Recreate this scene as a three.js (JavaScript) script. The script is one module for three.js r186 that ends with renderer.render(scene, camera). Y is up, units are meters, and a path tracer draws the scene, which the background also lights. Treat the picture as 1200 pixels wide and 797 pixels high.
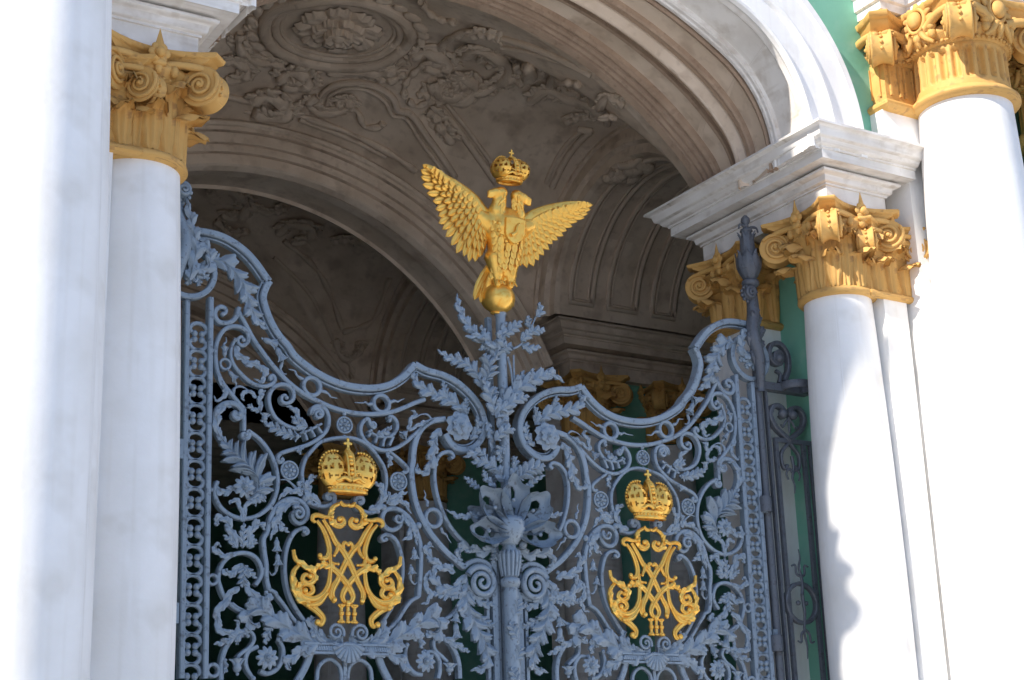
import * as THREE from 'three';
import { mergeGeometries, toCreasedNormals } from 'three/addons/utils/BufferGeometryUtils.js';

// ---------- camera, sky, sun, exposure ----------
const scene = new THREE.Scene();
const renderer = new THREE.WebGLRenderer({ antialias: true });
renderer.toneMapping = THREE.LinearToneMapping;
renderer.toneMappingExposure = 1.75;
renderer.shadowMap.enabled = true;
const camera = new THREE.PerspectiveCamera(24.1, 1024 / 680, 0.1, 3000);
camera.position.set(-6.467, 1.65, 10.541);
camera.up.set(-0.12624, 0.95582, 0.26545);
camera.lookAt(-6.467 + 0.50779 * 10, 1.65 + 0.29214 * 10, 10.541 - 0.81043 * 10);
const SKY = 0.52;
const SUN_AZ = 79, SUN_EL = 40;                      // azimuth from the facade's normal towards its left end
const rad = d => d * Math.PI / 180;
const sunDir = new THREE.Vector3(-Math.sin(rad(SUN_AZ)) * Math.cos(rad(SUN_EL)), Math.sin(rad(SUN_EL)), Math.cos(rad(SUN_AZ)) * Math.cos(rad(SUN_EL)));
{ // clear spring sky: deeper blue overhead, pale and hazy towards the horizon, whiter round the sun
  const W = 512, H = 256, d = new Float32Array(W * H * 4), zen = [.28, .465, .88], hor = [.56, .75, 1.06];
  for (let j = 0; j < H; j++) for (let i = 0; i < W; i++) {
    const el = ((j + .5) / H - .5) * Math.PI, az = ((i + .5) / W - .5) * 2 * Math.PI, dir = new THREE.Vector3(Math.cos(el) * Math.cos(az), Math.sin(el), Math.cos(el) * Math.sin(az));
    const k = Math.pow(1 - Math.max(0, dir.y), 2.2), c = Math.max(0, dir.dot(sunDir)), g = .30 * Math.pow(c, 6) + .5 * Math.pow(c, 60);
    for (let n = 0; n < 3; n++) d[(j * W + i) * 4 + n] = SKY * (zen[n] + (hor[n] - zen[n]) * k + g * [1, .96, .88][n]);
    d[(j * W + i) * 4 + 3] = 1;
  }
  const t = new THREE.DataTexture(d, W, H, THREE.RGBAFormat, THREE.FloatType); t.mapping = THREE.EquirectangularReflectionMapping; t.magFilter = t.minFilter = THREE.LinearFilter; t.needsUpdate = true;
  scene.background = t; scene.environment = t;
}
const sun = new THREE.DirectionalLight(0xfff6ea, 4.0);
sun.position.copy(sunDir).multiplyScalar(60); sun.target.position.set(0, 4, 0);
sun.castShadow = true; sun.shadow.radius = 1.7; sun.shadow.mapSize.set(2048, 2048);
Object.assign(sun.shadow.camera, { left: -25, right: 25, top: 25, bottom: -25, near: 1, far: 140 });
scene.add(sun, sun.target);

// ---------- small tools ----------
let seed = 7;
const rnd = () => { seed = (seed * 1664525 + 1013904223) >>> 0; return seed / 4294967296; };
const jit = a => (rnd() * 2 - 1) * a;
const V3 = (x, y, z) => new THREE.Vector3(x, y, z);
const taken = {};
const numbered = n => { const k = taken[n] = (taken[n] ?? -1) + 1; return k ? n + '_' + String(k).padStart(3, '0') : n; };
function boxUV(g) {                                   // uv in metres by dominant direction
  const p = g.attributes.position, n = g.attributes.normal, uv = new Float32Array(p.count * 2);
  for (let i = 0; i < p.count; i++) {
    const ax = Math.abs(n.getX(i)), ay = Math.abs(n.getY(i)), az = Math.abs(n.getZ(i));
    const x = p.getX(i), y = p.getY(i), z = p.getZ(i);
    if (ay > ax && ay > az) { uv[2 * i] = x; uv[2 * i + 1] = z; } else if (ax > az) { uv[2 * i] = z + 3.3; uv[2 * i + 1] = y; } else { uv[2 * i] = x; uv[2 * i + 1] = y; }
  }
  g.setAttribute('uv', new THREE.BufferAttribute(uv, 2));
  return g;
}
function clean(g) {                                   // position + normal + uv, non-indexed
  if (g.index) g = g.toNonIndexed();
  for (const k of Object.keys(g.attributes)) if (!['position', 'normal', 'uv'].includes(k)) g.deleteAttribute(k);
  if (!g.attributes.normal) g.computeVertexNormals();
  return boxUV(g);
}
const join = list => { const l = list.filter(Boolean).map(clean); return l.length === 1 ? l[0] : mergeGeometries(l); };
function mesh(name, geos, mat, parent) {
  const m = new THREE.Mesh(Array.isArray(geos) ? join(geos) : clean(geos), mat);
  m.name = name; (parent || scene).add(m); return m;
}
function thing(name, label, category, group) {
  const o = new THREE.Group(); o.name = numbered(name); scene.add(o);
  o.userData = { label, category }; if (group) o.userData.group = group;
  return o;
}
function structure(name, geos, mat) { const m = mesh(name, geos, mat); m.userData.kind = 'structure'; return m; }
const box = (x0, x1, y0, y1, z0, z1) => new THREE.BoxGeometry(Math.abs(x1 - x0), Math.abs(y1 - y0), Math.abs(z1 - z0)).translate((x0 + x1) / 2, (y0 + y1) / 2, (z0 + z1) / 2);
const ball = (x, y, z, r, w = 12, h = 8) => new THREE.SphereGeometry(r, w, h).translate(x, y, z);
const lathe = (pts, seg = 40) => new THREE.LatheGeometry(pts.map(p => new THREE.Vector2(p[0], p[1])), seg);
function smooth3(pts, n) { return new THREE.CatmullRomCurve3(pts, false, 'centripetal').getPoints(n); }
function gridGeo(nu, nv, f) {                         // smooth grid surface
  const pos = [], idx = [];
  for (let i = 0; i <= nu; i++) for (let j = 0; j <= nv; j++) { const p = f(i / nu, j / nv); pos.push(p[0], p[1], p[2]); }
  for (let i = 0; i < nu; i++) for (let j = 0; j < nv; j++) { const a = i * (nv + 1) + j, b = a + 1, c = a + nv + 1, d = c + 1; idx.push(a, c, b, b, c, d); }
  const g = new THREE.BufferGeometry(); g.setAttribute('position', new THREE.Float32BufferAttribute(pos, 3)); g.setIndex(idx); g.computeVertexNormals(); return g;
}
function strips(rows, closed, caps) {                 // rows: list of rings (same count); each strip along the rows is hard edged
  const pos = [], idx = [], n = rows[0].length, m = rows.length;
  for (let j = 0; j < (closed ? n : n - 1); j++) {
    const k = (j + 1) % n, b = pos.length / 3;
    for (let i = 0; i < m; i++) { pos.push(...rows[i][j], ...rows[i][k]); }
    for (let i = 0; i < m - 1; i++) { const a = b + 2 * i; idx.push(a, a + 1, a + 2, a + 1, a + 3, a + 2); }
  }
  if (caps) for (const r of [rows[0], rows[m - 1]]) { const b = pos.length / 3; for (const p of r) pos.push(...p); for (let j = 1; j < n - 1; j++) idx.push(b, b + j, b + j + 1); }
  const g = new THREE.BufferGeometry(); g.setAttribute('position', new THREE.Float32BufferAttribute(pos, 3)); g.setIndex(idx); g.computeVertexNormals(); return g;
}
function taperTube(P, rad0, seg = 7, flat = 1) {       // P: Vector3 list, rad0: f(t)
  const rows = [], n = P.length; let up = V3(0, 0, 1);
  for (let i = 0; i < n; i++) {
    const t = P[Math.min(n - 1, i + 1)].clone().sub(P[Math.max(0, i - 1)]).normalize();
    const s = V3(0, 0, 0).crossVectors(t, up); if (s.lengthSq() < 1e-6) s.set(1, 0, 0); s.normalize();
    const u = V3(0, 0, 0).crossVectors(s, t).normalize(); up = u;
    const r = rad0(i / (n - 1)), ring = [];
    for (let k = 0; k < seg; k++) { const a = k / seg * Math.PI * 2, q = P[i].clone().addScaledVector(s, Math.cos(a) * r).addScaledVector(u, Math.sin(a) * r * flat); ring.push(q); }
    rows.push(ring);
  }
  const pos = [], idx = [];
  for (const r of rows) for (const q of r) pos.push(q.x, q.y, q.z);
  for (let i = 0; i < n - 1; i++) for (let k = 0; k < seg; k++) { const a = i * seg + k, b = i * seg + (k + 1) % seg; idx.push(a, b, a + seg, b, b + seg, a + seg); }
  for (const e of [0, n - 1]) for (let k = 1; k < seg - 1; k++) idx.push(e * seg, e * seg + k, e * seg + k + 1);
  const g = new THREE.BufferGeometry(); g.setAttribute('position', new THREE.Float32BufferAttribute(pos, 3)); g.setIndex(idx); g.computeVertexNormals(); return g;
}
function sweepProfile(path, prof, sx = 1, caps = true) { // path [[x,z]...], prof [[out,y]...]; out is to the left-hand normal (-dz,dx)
  const nrm = path.map((p, i) => {
    const d = [];
    if (i > 0) d.push([p[0] - path[i - 1][0], p[1] - path[i - 1][1]]);
    if (i < path.length - 1) d.push([path[i + 1][0] - p[0], path[i + 1][1] - p[1]]);
    const ns = d.map(([a, b]) => { const l = Math.hypot(a, b); return [-b / l, a / l]; });
    if (ns.length === 1) return ns[0];
    const m = [ns[0][0] + ns[1][0], ns[0][1] + ns[1][1]], l = Math.hypot(...m), c = (m[0] * ns[0][0] + m[1] * ns[0][1]) / l;
    return [m[0] / l / c, m[1] / l / c];
  });
  const parts = [];
  for (let i = 0; i < path.length - 1; i++) {
    const rows = [i, i + 1].map(k => prof.map(([o, y]) => [sx * (path[k][0] + nrm[k][0] * o), y, path[k][1] + nrm[k][1] * o]));
    const g = strips(rows, false, false); parts.push(g);
  }
  let g = mergeGeometries(parts.map(q => q.toNonIndexed())); g = toCreasedNormals(g, 0.5);
  if (caps) {
    const c = [];
    for (const k of [0, path.length - 1]) {
      const sh = new THREE.Shape(prof.map(([o, y]) => new THREE.Vector2(o, y)));
      const cg = new THREE.ShapeGeometry(sh), p = cg.attributes.position;
      for (let i = 0; i < p.count; i++) { const o = p.getX(i), y = p.getY(i); p.setXYZ(i, sx * (path[k][0] + nrm[k][0] * o), y, path[k][1] + nrm[k][1] * o); }
      cg.computeVertexNormals(); c.push(cg);
    }
    g = join([g, ...c]);
  }
  return g;
}
// arc samples for moulding profiles: from a to b, bulging (k>0 convex outwards) in n steps
function curveProf(a, b, k, n = 5) { const out = [], dx = b[0] - a[0], dy = b[1] - a[1]; for (let i = 0; i <= n; i++) { const t = i / n, s = Math.sin(Math.PI * t) * k; out.push([a[0] + dx * t + dy * s, a[1] + dy * t - dx * s]); } return out; }
function cyma(a, b, k, n = 8) { const out = [], dx = b[0] - a[0], dy = b[1] - a[1]; for (let i = 0; i <= n; i++) { const t = i / n, s = Math.sin(2 * Math.PI * t) * k; out.push([a[0] + dx * t + dy * s, a[1] + dy * t - dx * s]); } return out; }

// ---------- materials ----------
function noiseTex(size, f, srgb = true) {
  const d = new Uint8Array(size * size * 4);
  for (let y = 0; y < size; y++) for (let x = 0; x < size; x++) { const c = f(x / size, y / size), i = (y * size + x) * 4; d[i] = c[0]; d[i + 1] = c[1]; d[i + 2] = c[2]; d[i + 3] = 255; }
  const t = new THREE.DataTexture(d, size, size); t.magFilter = THREE.LinearFilter; t.minFilter = THREE.LinearMipmapLinearFilter; t.generateMipmaps = true;
  t.wrapS = t.wrapT = THREE.RepeatWrapping; if (srgb) t.colorSpace = THREE.SRGBColorSpace; t.needsUpdate = true; return t;
}
const lat = new Float32Array(256 * 256); for (let i = 0; i < lat.length; i++) lat[i] = rnd();
function vn(x, y, per) { // periodic value noise
  const xi = Math.floor(x), yi = Math.floor(y), fx = x - xi, fy = y - yi, u = fx * fx * (3 - 2 * fx), v = fy * fy * (3 - 2 * fy);
  const g = (a, b) => lat[(((b % per) + per) % per) * 256 + (((a % per) + per) % per)];
  return (g(xi, yi) * (1 - u) + g(xi + 1, yi) * u) * (1 - v) + (g(xi, yi + 1) * (1 - u) + g(xi + 1, yi + 1) * u) * v;
}
const fbm = (u, v, f0, oct) => { let s = 0, a = 0.5, w = 0; for (let o = 0; o < oct; o++) { const f = f0 << o; s += a * vn(u * f + 17 * o, v * f + 31 * o, f); w += a; a *= 0.55; } return s / w; };
function vn2(x, y, px, py) { const xi = Math.floor(x), yi = Math.floor(y), fx = x - xi, fy = y - yi, u = fx * fx * (3 - 2 * fx), v = fy * fy * (3 - 2 * fy), g = (a, b) => lat[(((b % py) + py) % py) * 256 + (((a % px) + px) % px)]; return (g(xi, yi) * (1 - u) + g(xi + 1, yi) * u) * (1 - v) + (g(xi, yi + 1) * (1 - u) + g(xi + 1, yi + 1) * u) * v; }
const streak = (u, v, fx, fy) => .6 * vn2(u * fx, v * fy, fx, fy) + .4 * vn2(u * fx * 2 + 9, v * fy * 2 + 5, fx * 2, fy * 2);
const clamp = (x, a, b) => Math.max(a, Math.min(b, x));
const mixc = (a, b, t) => a.map((v, i) => v + (b[i] - v) * t);
const rep = (t, s) => { t.repeat.set(s, s); return t; };
const plasterTex = rep(noiseTex(512, (u, v) => { const n = fbm(u, v, 4, 6), m = fbm(u + .3, v + .7, 8, 4); const st = clamp((m - .62) * 5, 0, 1) * .5; return mixc([248, 247, 245], [222, 218, 210], clamp((n - .45) * 1.8, 0, 1) * .7 + st * .7 + clamp((streak(u, v, 48, 3) - .62) * 3, 0, 1) * .22); }), 1 / 2.3);
const dirtyWhiteTex = rep(noiseTex(512, (u, v) => { const n = fbm(u, v, 4, 6), m = fbm(u * 1 + .1, v + .2, 16, 4); return mixc([243, 240, 236], [186, 176, 164], clamp((n - .42) * 2.2, 0, 1) * .5 + clamp((streak(u, v, 4, 40) - .58) * 3, 0, 1) * .35 + clamp((m - .55) * 4, 0, 1) * .3); }), 1 / 1.7);
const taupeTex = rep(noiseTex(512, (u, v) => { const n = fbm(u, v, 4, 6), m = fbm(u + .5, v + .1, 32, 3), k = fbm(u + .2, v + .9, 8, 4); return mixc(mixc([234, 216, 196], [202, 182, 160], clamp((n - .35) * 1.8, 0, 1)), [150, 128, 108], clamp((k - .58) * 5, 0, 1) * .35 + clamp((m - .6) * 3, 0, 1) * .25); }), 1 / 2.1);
const ochreTex = rep(noiseTex(512, (u, v) => { const n = fbm(u, v, 8, 5), m = fbm(u + .4, v + .6, 16, 4); return mixc(mixc([222, 178, 106], [204, 156, 84], n), [146, 108, 70], clamp((m - .6) * 5, 0, 1) * .55); }), 1 / 1.1);
const greenTex = rep(noiseTex(256, (u, v) => { const n = fbm(u, v, 4, 5); return mixc(mixc([134, 194, 170], [114, 176, 152], n), [148, 192, 172], clamp((fbm(u + .4, v + .2, 16, 4) - .55) * 4, 0, 1) * .6); }), 1 / 2.7);
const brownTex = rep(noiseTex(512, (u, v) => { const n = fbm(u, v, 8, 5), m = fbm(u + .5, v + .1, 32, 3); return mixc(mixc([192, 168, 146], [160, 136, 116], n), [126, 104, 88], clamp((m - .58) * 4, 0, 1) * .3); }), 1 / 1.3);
const grainTex = rep(noiseTex(256, (u, v) => { const n = 90 + 130 * fbm(u, v, 16, 4); return [n, n, n]; }, false), 1 / 0.6);
const paveTex = rep(noiseTex(512, (u, v) => { const n = fbm(u, v, 8, 6), m = fbm(u, v, 64, 2); return mixc([204, 201, 196], [172, 169, 164], n * .7 + m * .4); }), 1 / 6);
const ironTex = rep(noiseTex(512, (u, v) => { const n = fbm(u, v, 8, 5), m = fbm(u + .3, v + .1, 32, 3); return mixc(mixc([148, 163, 177], [124, 140, 155], n), [80, 84, 90], clamp((m - .62) * 5, 0, 1) * .6); }), 1 / 0.8);
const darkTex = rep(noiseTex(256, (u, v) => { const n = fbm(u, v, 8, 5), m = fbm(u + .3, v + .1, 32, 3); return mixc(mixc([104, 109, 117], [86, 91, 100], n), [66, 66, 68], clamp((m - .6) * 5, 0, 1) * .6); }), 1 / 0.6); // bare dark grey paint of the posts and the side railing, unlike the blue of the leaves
const goldTex = rep(noiseTex(256, (u, v) => { const n = fbm(u, v, 8, 5), m = fbm(u + .3, v + .1, 16, 4); return mixc([255, 210, 108], [244, 164, 56], clamp((n - .3) * 1.4, 0, 1) * .6 + clamp((m - .6) * 5, 0, 1) * .5); }), 1 / 0.5);
const std = (o) => new THREE.MeshStandardMaterial({ side: THREE.DoubleSide, ...o });
const M = {
  white: std({ map: plasterTex, roughness: .75, bumpMap: grainTex, bumpScale: .002 }),
  dirty: std({ map: dirtyWhiteTex, roughness: .8, bumpMap: grainTex, bumpScale: .002 }),
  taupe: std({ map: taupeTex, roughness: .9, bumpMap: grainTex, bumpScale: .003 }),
  ochre: std({ map: ochreTex, roughness: .7, bumpMap: grainTex, bumpScale: .002 }),
  green: std({ map: greenTex, roughness: .8, bumpMap: grainTex, bumpScale: .002 }),
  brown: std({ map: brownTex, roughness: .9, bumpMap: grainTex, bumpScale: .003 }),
  pave: std({ map: paveTex, roughness: .9 }),
  iron: new THREE.MeshPhysicalMaterial({ map: ironTex, roughness: .36, side: THREE.DoubleSide, bumpMap: grainTex, bumpScale: .0008 }),
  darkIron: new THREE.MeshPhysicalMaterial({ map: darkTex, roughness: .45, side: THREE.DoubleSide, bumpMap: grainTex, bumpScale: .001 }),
  gold: new THREE.MeshPhysicalMaterial({ map: goldTex, metalness: .72, roughness: .3, side: THREE.DoubleSide, bumpMap: grainTex, bumpScale: .0015 }),
};

// ---------- ground ----------
structure('pavement', new THREE.PlaneGeometry(1600, 1600, 1, 1).rotateX(-Math.PI / 2), M.pave);

// ---------- arch ----------
const ACY = 7.38, ARCHES = [[-.62, .396, 2.417, .7091], [.545, 1.035, 1.597, 1.0057], [1.06, 1.154, 1.442, 1.1168]];
function archOne([, r1, cx, ph], th, off) {
  const cy2 = ACY - cx * Math.tan(ph), R = r1 + cx / Math.cos(ph);
  return th < ph ? [cx + (r1 + off) * Math.cos(th), ACY + (r1 + off) * Math.sin(th)] : [(R + off) * Math.cos(th), cy2 + (R + off) * Math.sin(th)];
}
function archP(th, z, off) {
  const m = th > Math.PI / 2, a = m ? Math.PI - th : th;
  let i = z < ARCHES[1][0] ? 0 : 1; const t = (z - ARCHES[i][0]) / (ARCHES[i + 1][0] - ARCHES[i][0]);
  const p = archOne(ARCHES[i], a, off), q = archOne(ARCHES[i + 1], a, off);
  return [(m ? -1 : 1) * (p[0] + (q[0] - p[0]) * t), p[1] + (q[1] - p[1]) * t, z];
}
function archSweep(prof, N = 120) {                   // prof [[z, off, panel?]]
  const ths = []; for (let i = 0; i <= N; i++) ths.push(Math.PI * i / N);
  const e0 = .07; ths.splice(1, 0, e0 - .012, e0); ths.splice(ths.length - 1, 0, Math.PI - e0, Math.PI - e0 + .012); ths.sort((a, b) => a - b);
  const rows = ths.map(th => prof.map(([z, o, p]) => { const inside = th >= e0 - 1e-6 && th <= Math.PI - e0 + 1e-6; return archP(th, z, p && !inside ? 0 : o); }));
  const r0 = archProfLow(prof, 0), r1 = archProfLow(prof, Math.PI);
  return strips([r0, ...rows, r1], false, false);
}
function archProfLow(prof, th) { return prof.map(([z, o, p]) => { const q = archP(th, z, p ? 0 : o); return [q[0], q[1] - .14, q[2]]; }); }
const archThing = thing('entrance_arch', 'basket-handle entrance arch with white moulded face and panelled soffit over the gate', 'arch');
mesh('archivolt', archSweep([[.985, .64], [1.13, .64], [1.13, .57], [1.105, .565], [1.10, .55], [1.10, .33], [1.125, .315], [1.13, .29], [1.12, .26], [1.09, .25], [1.09, .05], [1.115, .04], [1.12, .02], [1.11, 0], [1.075, -.012], [1.05, 0]]), M.white, archThing);
mesh('soffit_front', archSweep([[1.05, 0], [.99, 0], [.975, .012], [.965, .045, 1], [.655, .045, 1], [.645, .012], [.63, 0], [.60, 0], [.59, -.012], [.57, -.012], [.56, 0], [.548, 0]]), M.dirty, archThing);
const roll = []; for (let i = 0; i <= 8; i++) roll.push([.13 - .13 * i / 8, -.08 * Math.sin(Math.PI * i / 8)]);
for (const [mat, prof] of [
  [M.brown, [[.548, 0], [.544, .08], [.528, .08], [.524, 0], [.50, -.012], [.488, 0], [.484, .05], [.476, .05], [.472, .01], [.455, .015], [.445, .055, 1]]],
  [M.taupe, [[.445, .055, 1], [.235, .055, 1]]],
  [M.brown, [[.235, .055, 1], [.225, .015], [.21, 0], [.195, .0], [.19, .05], [.18, .05], [.176, .015], [.14, .015], [.135, .05], [.13, .05]]],
  [M.taupe, [[.13, .05], ...roll, [0, .05]]],
  [M.brown, [[0, .05], [-.008, .06], [-.03, .06], [-.035, .02], [-.06, .015], [-.066, .08], [-.10, .08], [-.105, .015], [-.14, .015], [-.155, .06, 1]]],
  [M.taupe, [[-.155, .06, 1], [-.36, .06, 1]]],
  [M.brown, [[-.36, .06, 1], [-.375, .02], [-.40, 0], [-.42, 0], [-.424, .05], [-.434, .05], [-.438, -.02], [-.47, -.03], [-.474, .02], [-.484, .02], [-.488, -.045], [-.52, -.055], [-.525, 0], [-.535, 0], [-.54, -.07], [-.62, -.075], [-.62, .5]]],
]) mesh(mat === M.taupe ? 'soffit_panel' : 'soffit_moulding', archSweep(prof), mat, archThing);

// ---------- facade wall above and beside the arch ----------
const facade = thing('palace_wall', 'turquoise green plastered palace wall around the white arch', 'wall');
{
  const mk = (off, z0, z1) => {
    const s = new THREE.Shape([new THREE.Vector2(-14, 7.3), new THREE.Vector2(14, 7.3), new THREE.Vector2(14, 15), new THREE.Vector2(-14, 15)]);
    const h = []; for (let i = 0; i <= 60; i++) { const p = archP(Math.PI * i / 60, Math.max(z0, -.62), off); h.push(new THREE.Vector2(p[0], Math.max(p[1], 7.301))); }
    h.unshift(new THREE.Vector2(h[0].x, 7.25)); h.push(new THREE.Vector2(h[h.length - 1].x, 7.25));
    // notch open to the bottom edge
    const pts = [new THREE.Vector2(-14, 7.3), new THREE.Vector2(h[h.length - 1].x, 7.3), ...h.slice(1, -1).reverse(), new THREE.Vector2(h[0].x, 7.3), new THREE.Vector2(14, 7.3), new THREE.Vector2(14, 15), new THREE.Vector2(-14, 15)];
    return new THREE.ExtrudeGeometry(new THREE.Shape(pts), { depth: z1 - z0, bevelEnabled: false }).translate(0, 0, z0);
  };
  mesh('outer_face', mk(.55, .4, 1.0), M.green, facade);
  mesh('inner_face', mk(.3, -1.12, .4), M.taupe, facade);
}
for (const s of [-1, 1]) {
  const side = s < 0 ? 'left' : 'right';
  mesh('pier_core', [box(s * 3.3, s * 14, 0, 7.3, -.9, .55)], M.green, facade);
}

// ---------- entablature blocks ----------
const entLow = [[-.25, 6.858], [0, 6.858], [0, 7.015], [.018, 7.015], [.018, 7.03], ...cyma([.022, 7.034], [.085, 7.10], .12), [.1, 7.103], [.112, 7.112], [.112, 7.128], [.1, 7.14], [.03, 7.142], [-.25, 7.142]];
const entTop = [[-.25, 7.143], [.195, 7.165], [.215, 7.160], [.215, 7.242], [.232, 7.246], [.232, 7.262], ...curveProf([.235, 7.265], [.285, 7.295], .18), [.29, 7.305], ...cyma([.292, 7.308], [.385, 7.395], .12), [.4, 7.398], [.4, 7.42], [.37, 7.427], [-.25, 7.46]];
function entablature(s, label) {
  const t = thing('entablature', label, 'entablature');
  mesh('architrave', sweepProfile([[3.5, -.88], [2.93, -.88], [2.93, .885], [3.64, .885], [3.64, .5]], entLow, s), M.dirty, t);
  mesh('cornice', sweepProfile([[3.5, -.88], [2.93, -.88], [2.93, .885], [3.84, .885]], entTop, s), M.dirty, t);
  mesh('core', box(s * 3.1, s * 3.82, 6.86, 7.4, -.75, .72), M.dirty, t);
}
entablature(1, 'white moulded entablature on gold capitals to the right of the gate, with a projecting corner');
entablature(-1, 'white moulded entablature above the gold capital beside the left end of the gate');

// ---------- columns ----------
function spiralPts(cx, cy, r0, r1, a0, turns, n, z = 0) { const o = []; for (let i = 0; i <= n; i++) { const t = i / n, a = a0 + turns * 2 * Math.PI * t, r = r0 + (r1 - r0) * Math.pow(t, .8); o.push(V3(cx + r * Math.cos(a), cy + r * Math.sin(a), z)); } return o; }
// volute: spool whose axis is horizontal; built around the origin, axis x, then turned to its corner
const voluteCache = {};
function voluteGeo(R, w) {
  const key = R + '_' + w; if (voluteCache[key]) return voluteCache[key];
  const spool = lathe([[0.001, -w], [R * .95, -w], [R, -w * .93], [R, -w * .8], [R * .93, -w * .7], [R * .84, -w * .3], [R * .8, 0], [R * .84, w * .3], [R * .93, w * .7], [R, w * .8], [R, w * .93], [R * .95, w], [0.001, w]], 28).rotateZ(Math.PI / 2);
  const parts = [spool];
  for (const d of [-1, 1]) {
    const P = spiralPts(0, 0, R * .9, R * .12, .6, d * 2.3, 54).map(p => V3(d * (w + (1 - Math.hypot(p.x, p.y) / R) * w * .35), p.y, p.x));
    parts.push(taperTube(P, t => R * .115 * (1 - .3 * t), 7));
    parts.push(ball(d * (w * 1.35), 0, 0, R * .14, 10, 8));
    parts.push(lathe([[R * .9, 0], [R * .7, -w * .12], [R * .4, w * .0], [.001, w * .3]], 20).rotateZ(-d * Math.PI / 2).translate(d * w * .98, 0, 0));
  }
  for (let i = 0; i < 4; i++) { const a = -.4 + i * .42; parts.push(ball(0, R * .86 * Math.sin(a), R * .86 * Math.cos(a), R * .1, 8, 6)); }
  return voluteCache[key] = join(parts);
}
// acanthus leaf of a capital: grows up from the origin, faces +z, curls over at the top
function capLeaf(h, w, out, sd, rag = 1) {
  const back = [], front = [];
  const f = (u, v, off) => {
    const s = u * 2 - 1, t = v, curl = Math.max(0, t - .62) / .38;
    const ww = w * (.62 + .5 * Math.sin(Math.PI * Math.min(1, t * .9)) - .12 * t);
    const lob = 1 + .10 * rag * Math.sin(t * 21 + sd) * Math.abs(s);
    const top = h * (1 - .10 * s * s) + rag * h * .05 * Math.sin(s * 11 + sd);
    const y = top * (t < .62 ? t / .62 * .86 : .86 + .14 * Math.sin(curl * Math.PI * .62) - .12 * curl * curl);
    const rib = .045 * Math.pow(Math.abs(Math.sin(s * Math.PI * 2.0 + .0)), .7) * w / .12 * (1 - .4 * curl);
    const z = .02 + .015 * t + out * Math.pow(curl, 1.3) * (1 - .25 * s * s) + (.035 * (1 - s * s) - rib * .55) + off - .045 * s * s * s * s;
    return [s * ww * lob, y, z];
  };
  return join([gridGeo(12, 14, (u, v) => f(u, v, 0)), gridGeo(6, 8, (u, v) => { const p = f(u, v, -.022); return p; })]);
}
function abacusGeo(half, y0, y1, cut = .1, dip = .12, ext = .035) {
  const shp = e => { const H = half + e, c = cut, pts = []; const side = [[-H + c, H], [0, H - dip], [H - c, H]]; const n = 8;
    const one = []; for (let i = 0; i <= n; i++) { const x = -H + c + (2 * H - 2 * c) * i / n, k = (x / (H - c)); one.push([x, H - dip * (1 - k * k)]); }
    for (let q = 0; q < 4; q++) for (const [x, y] of one) { const a = -q * Math.PI / 2; pts.push(new THREE.Vector2(x * Math.cos(a) - y * Math.sin(a), x * Math.sin(a) + y * Math.cos(a))); }
    return pts; };
  const prof = [[-.06, y0], [-.05, y0 + .02], [-.01, y0 + (y1 - y0) * .45], [-.005, y0 + (y1 - y0) * .6], [ext * .6, y0 + (y1 - y0) * .62], [ext, y1 - .012], [ext - .008, y1]];
  const rings = prof.map(([e, y]) => shp(e).map(p => [p.x, y, p.y]));
  const rows = rings; // each ring closed
  const caps = [0, rows.length - 1].map(k => { const c = new THREE.ShapeGeometry(new THREE.Shape(shp(prof[k][0]))).rotateX(Math.PI / 2); c.translate(0, prof[k][1], 0); return c; });
  return join([strips(rows, true, false), ...caps]);
}
function fleuronGeo(h) {
  const p = [ball(0, 0, .03, h * .16, 10, 8)];
  for (let i = 0; i < 6; i++) { const a = i / 6 * Math.PI * 2; p.push(new THREE.SphereGeometry(h * .14, 8, 6).scale(1, 1, .5).translate(Math.cos(a) * h * .2, Math.sin(a) * h * .2, .012)); }
  p.push(new THREE.ConeGeometry(h * .17, h * .62, 5).scale(1, 1, .55).translate(0, h * .48, .01));
  p.push(new THREE.SphereGeometry(h * .2, 8, 6).scale(1.3, .55, .6).translate(0, -h * .3, .012));
  return join(p);
}
const leafGeos = [capLeaf(.34, .112, .17, 0), capLeaf(.33, .108, .18, 2.1), capLeaf(.52, .105, .17, 4.2), capLeaf(.51, .108, .16, 1.1)];
const fleuron = fleuronGeo(.24);
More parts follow.
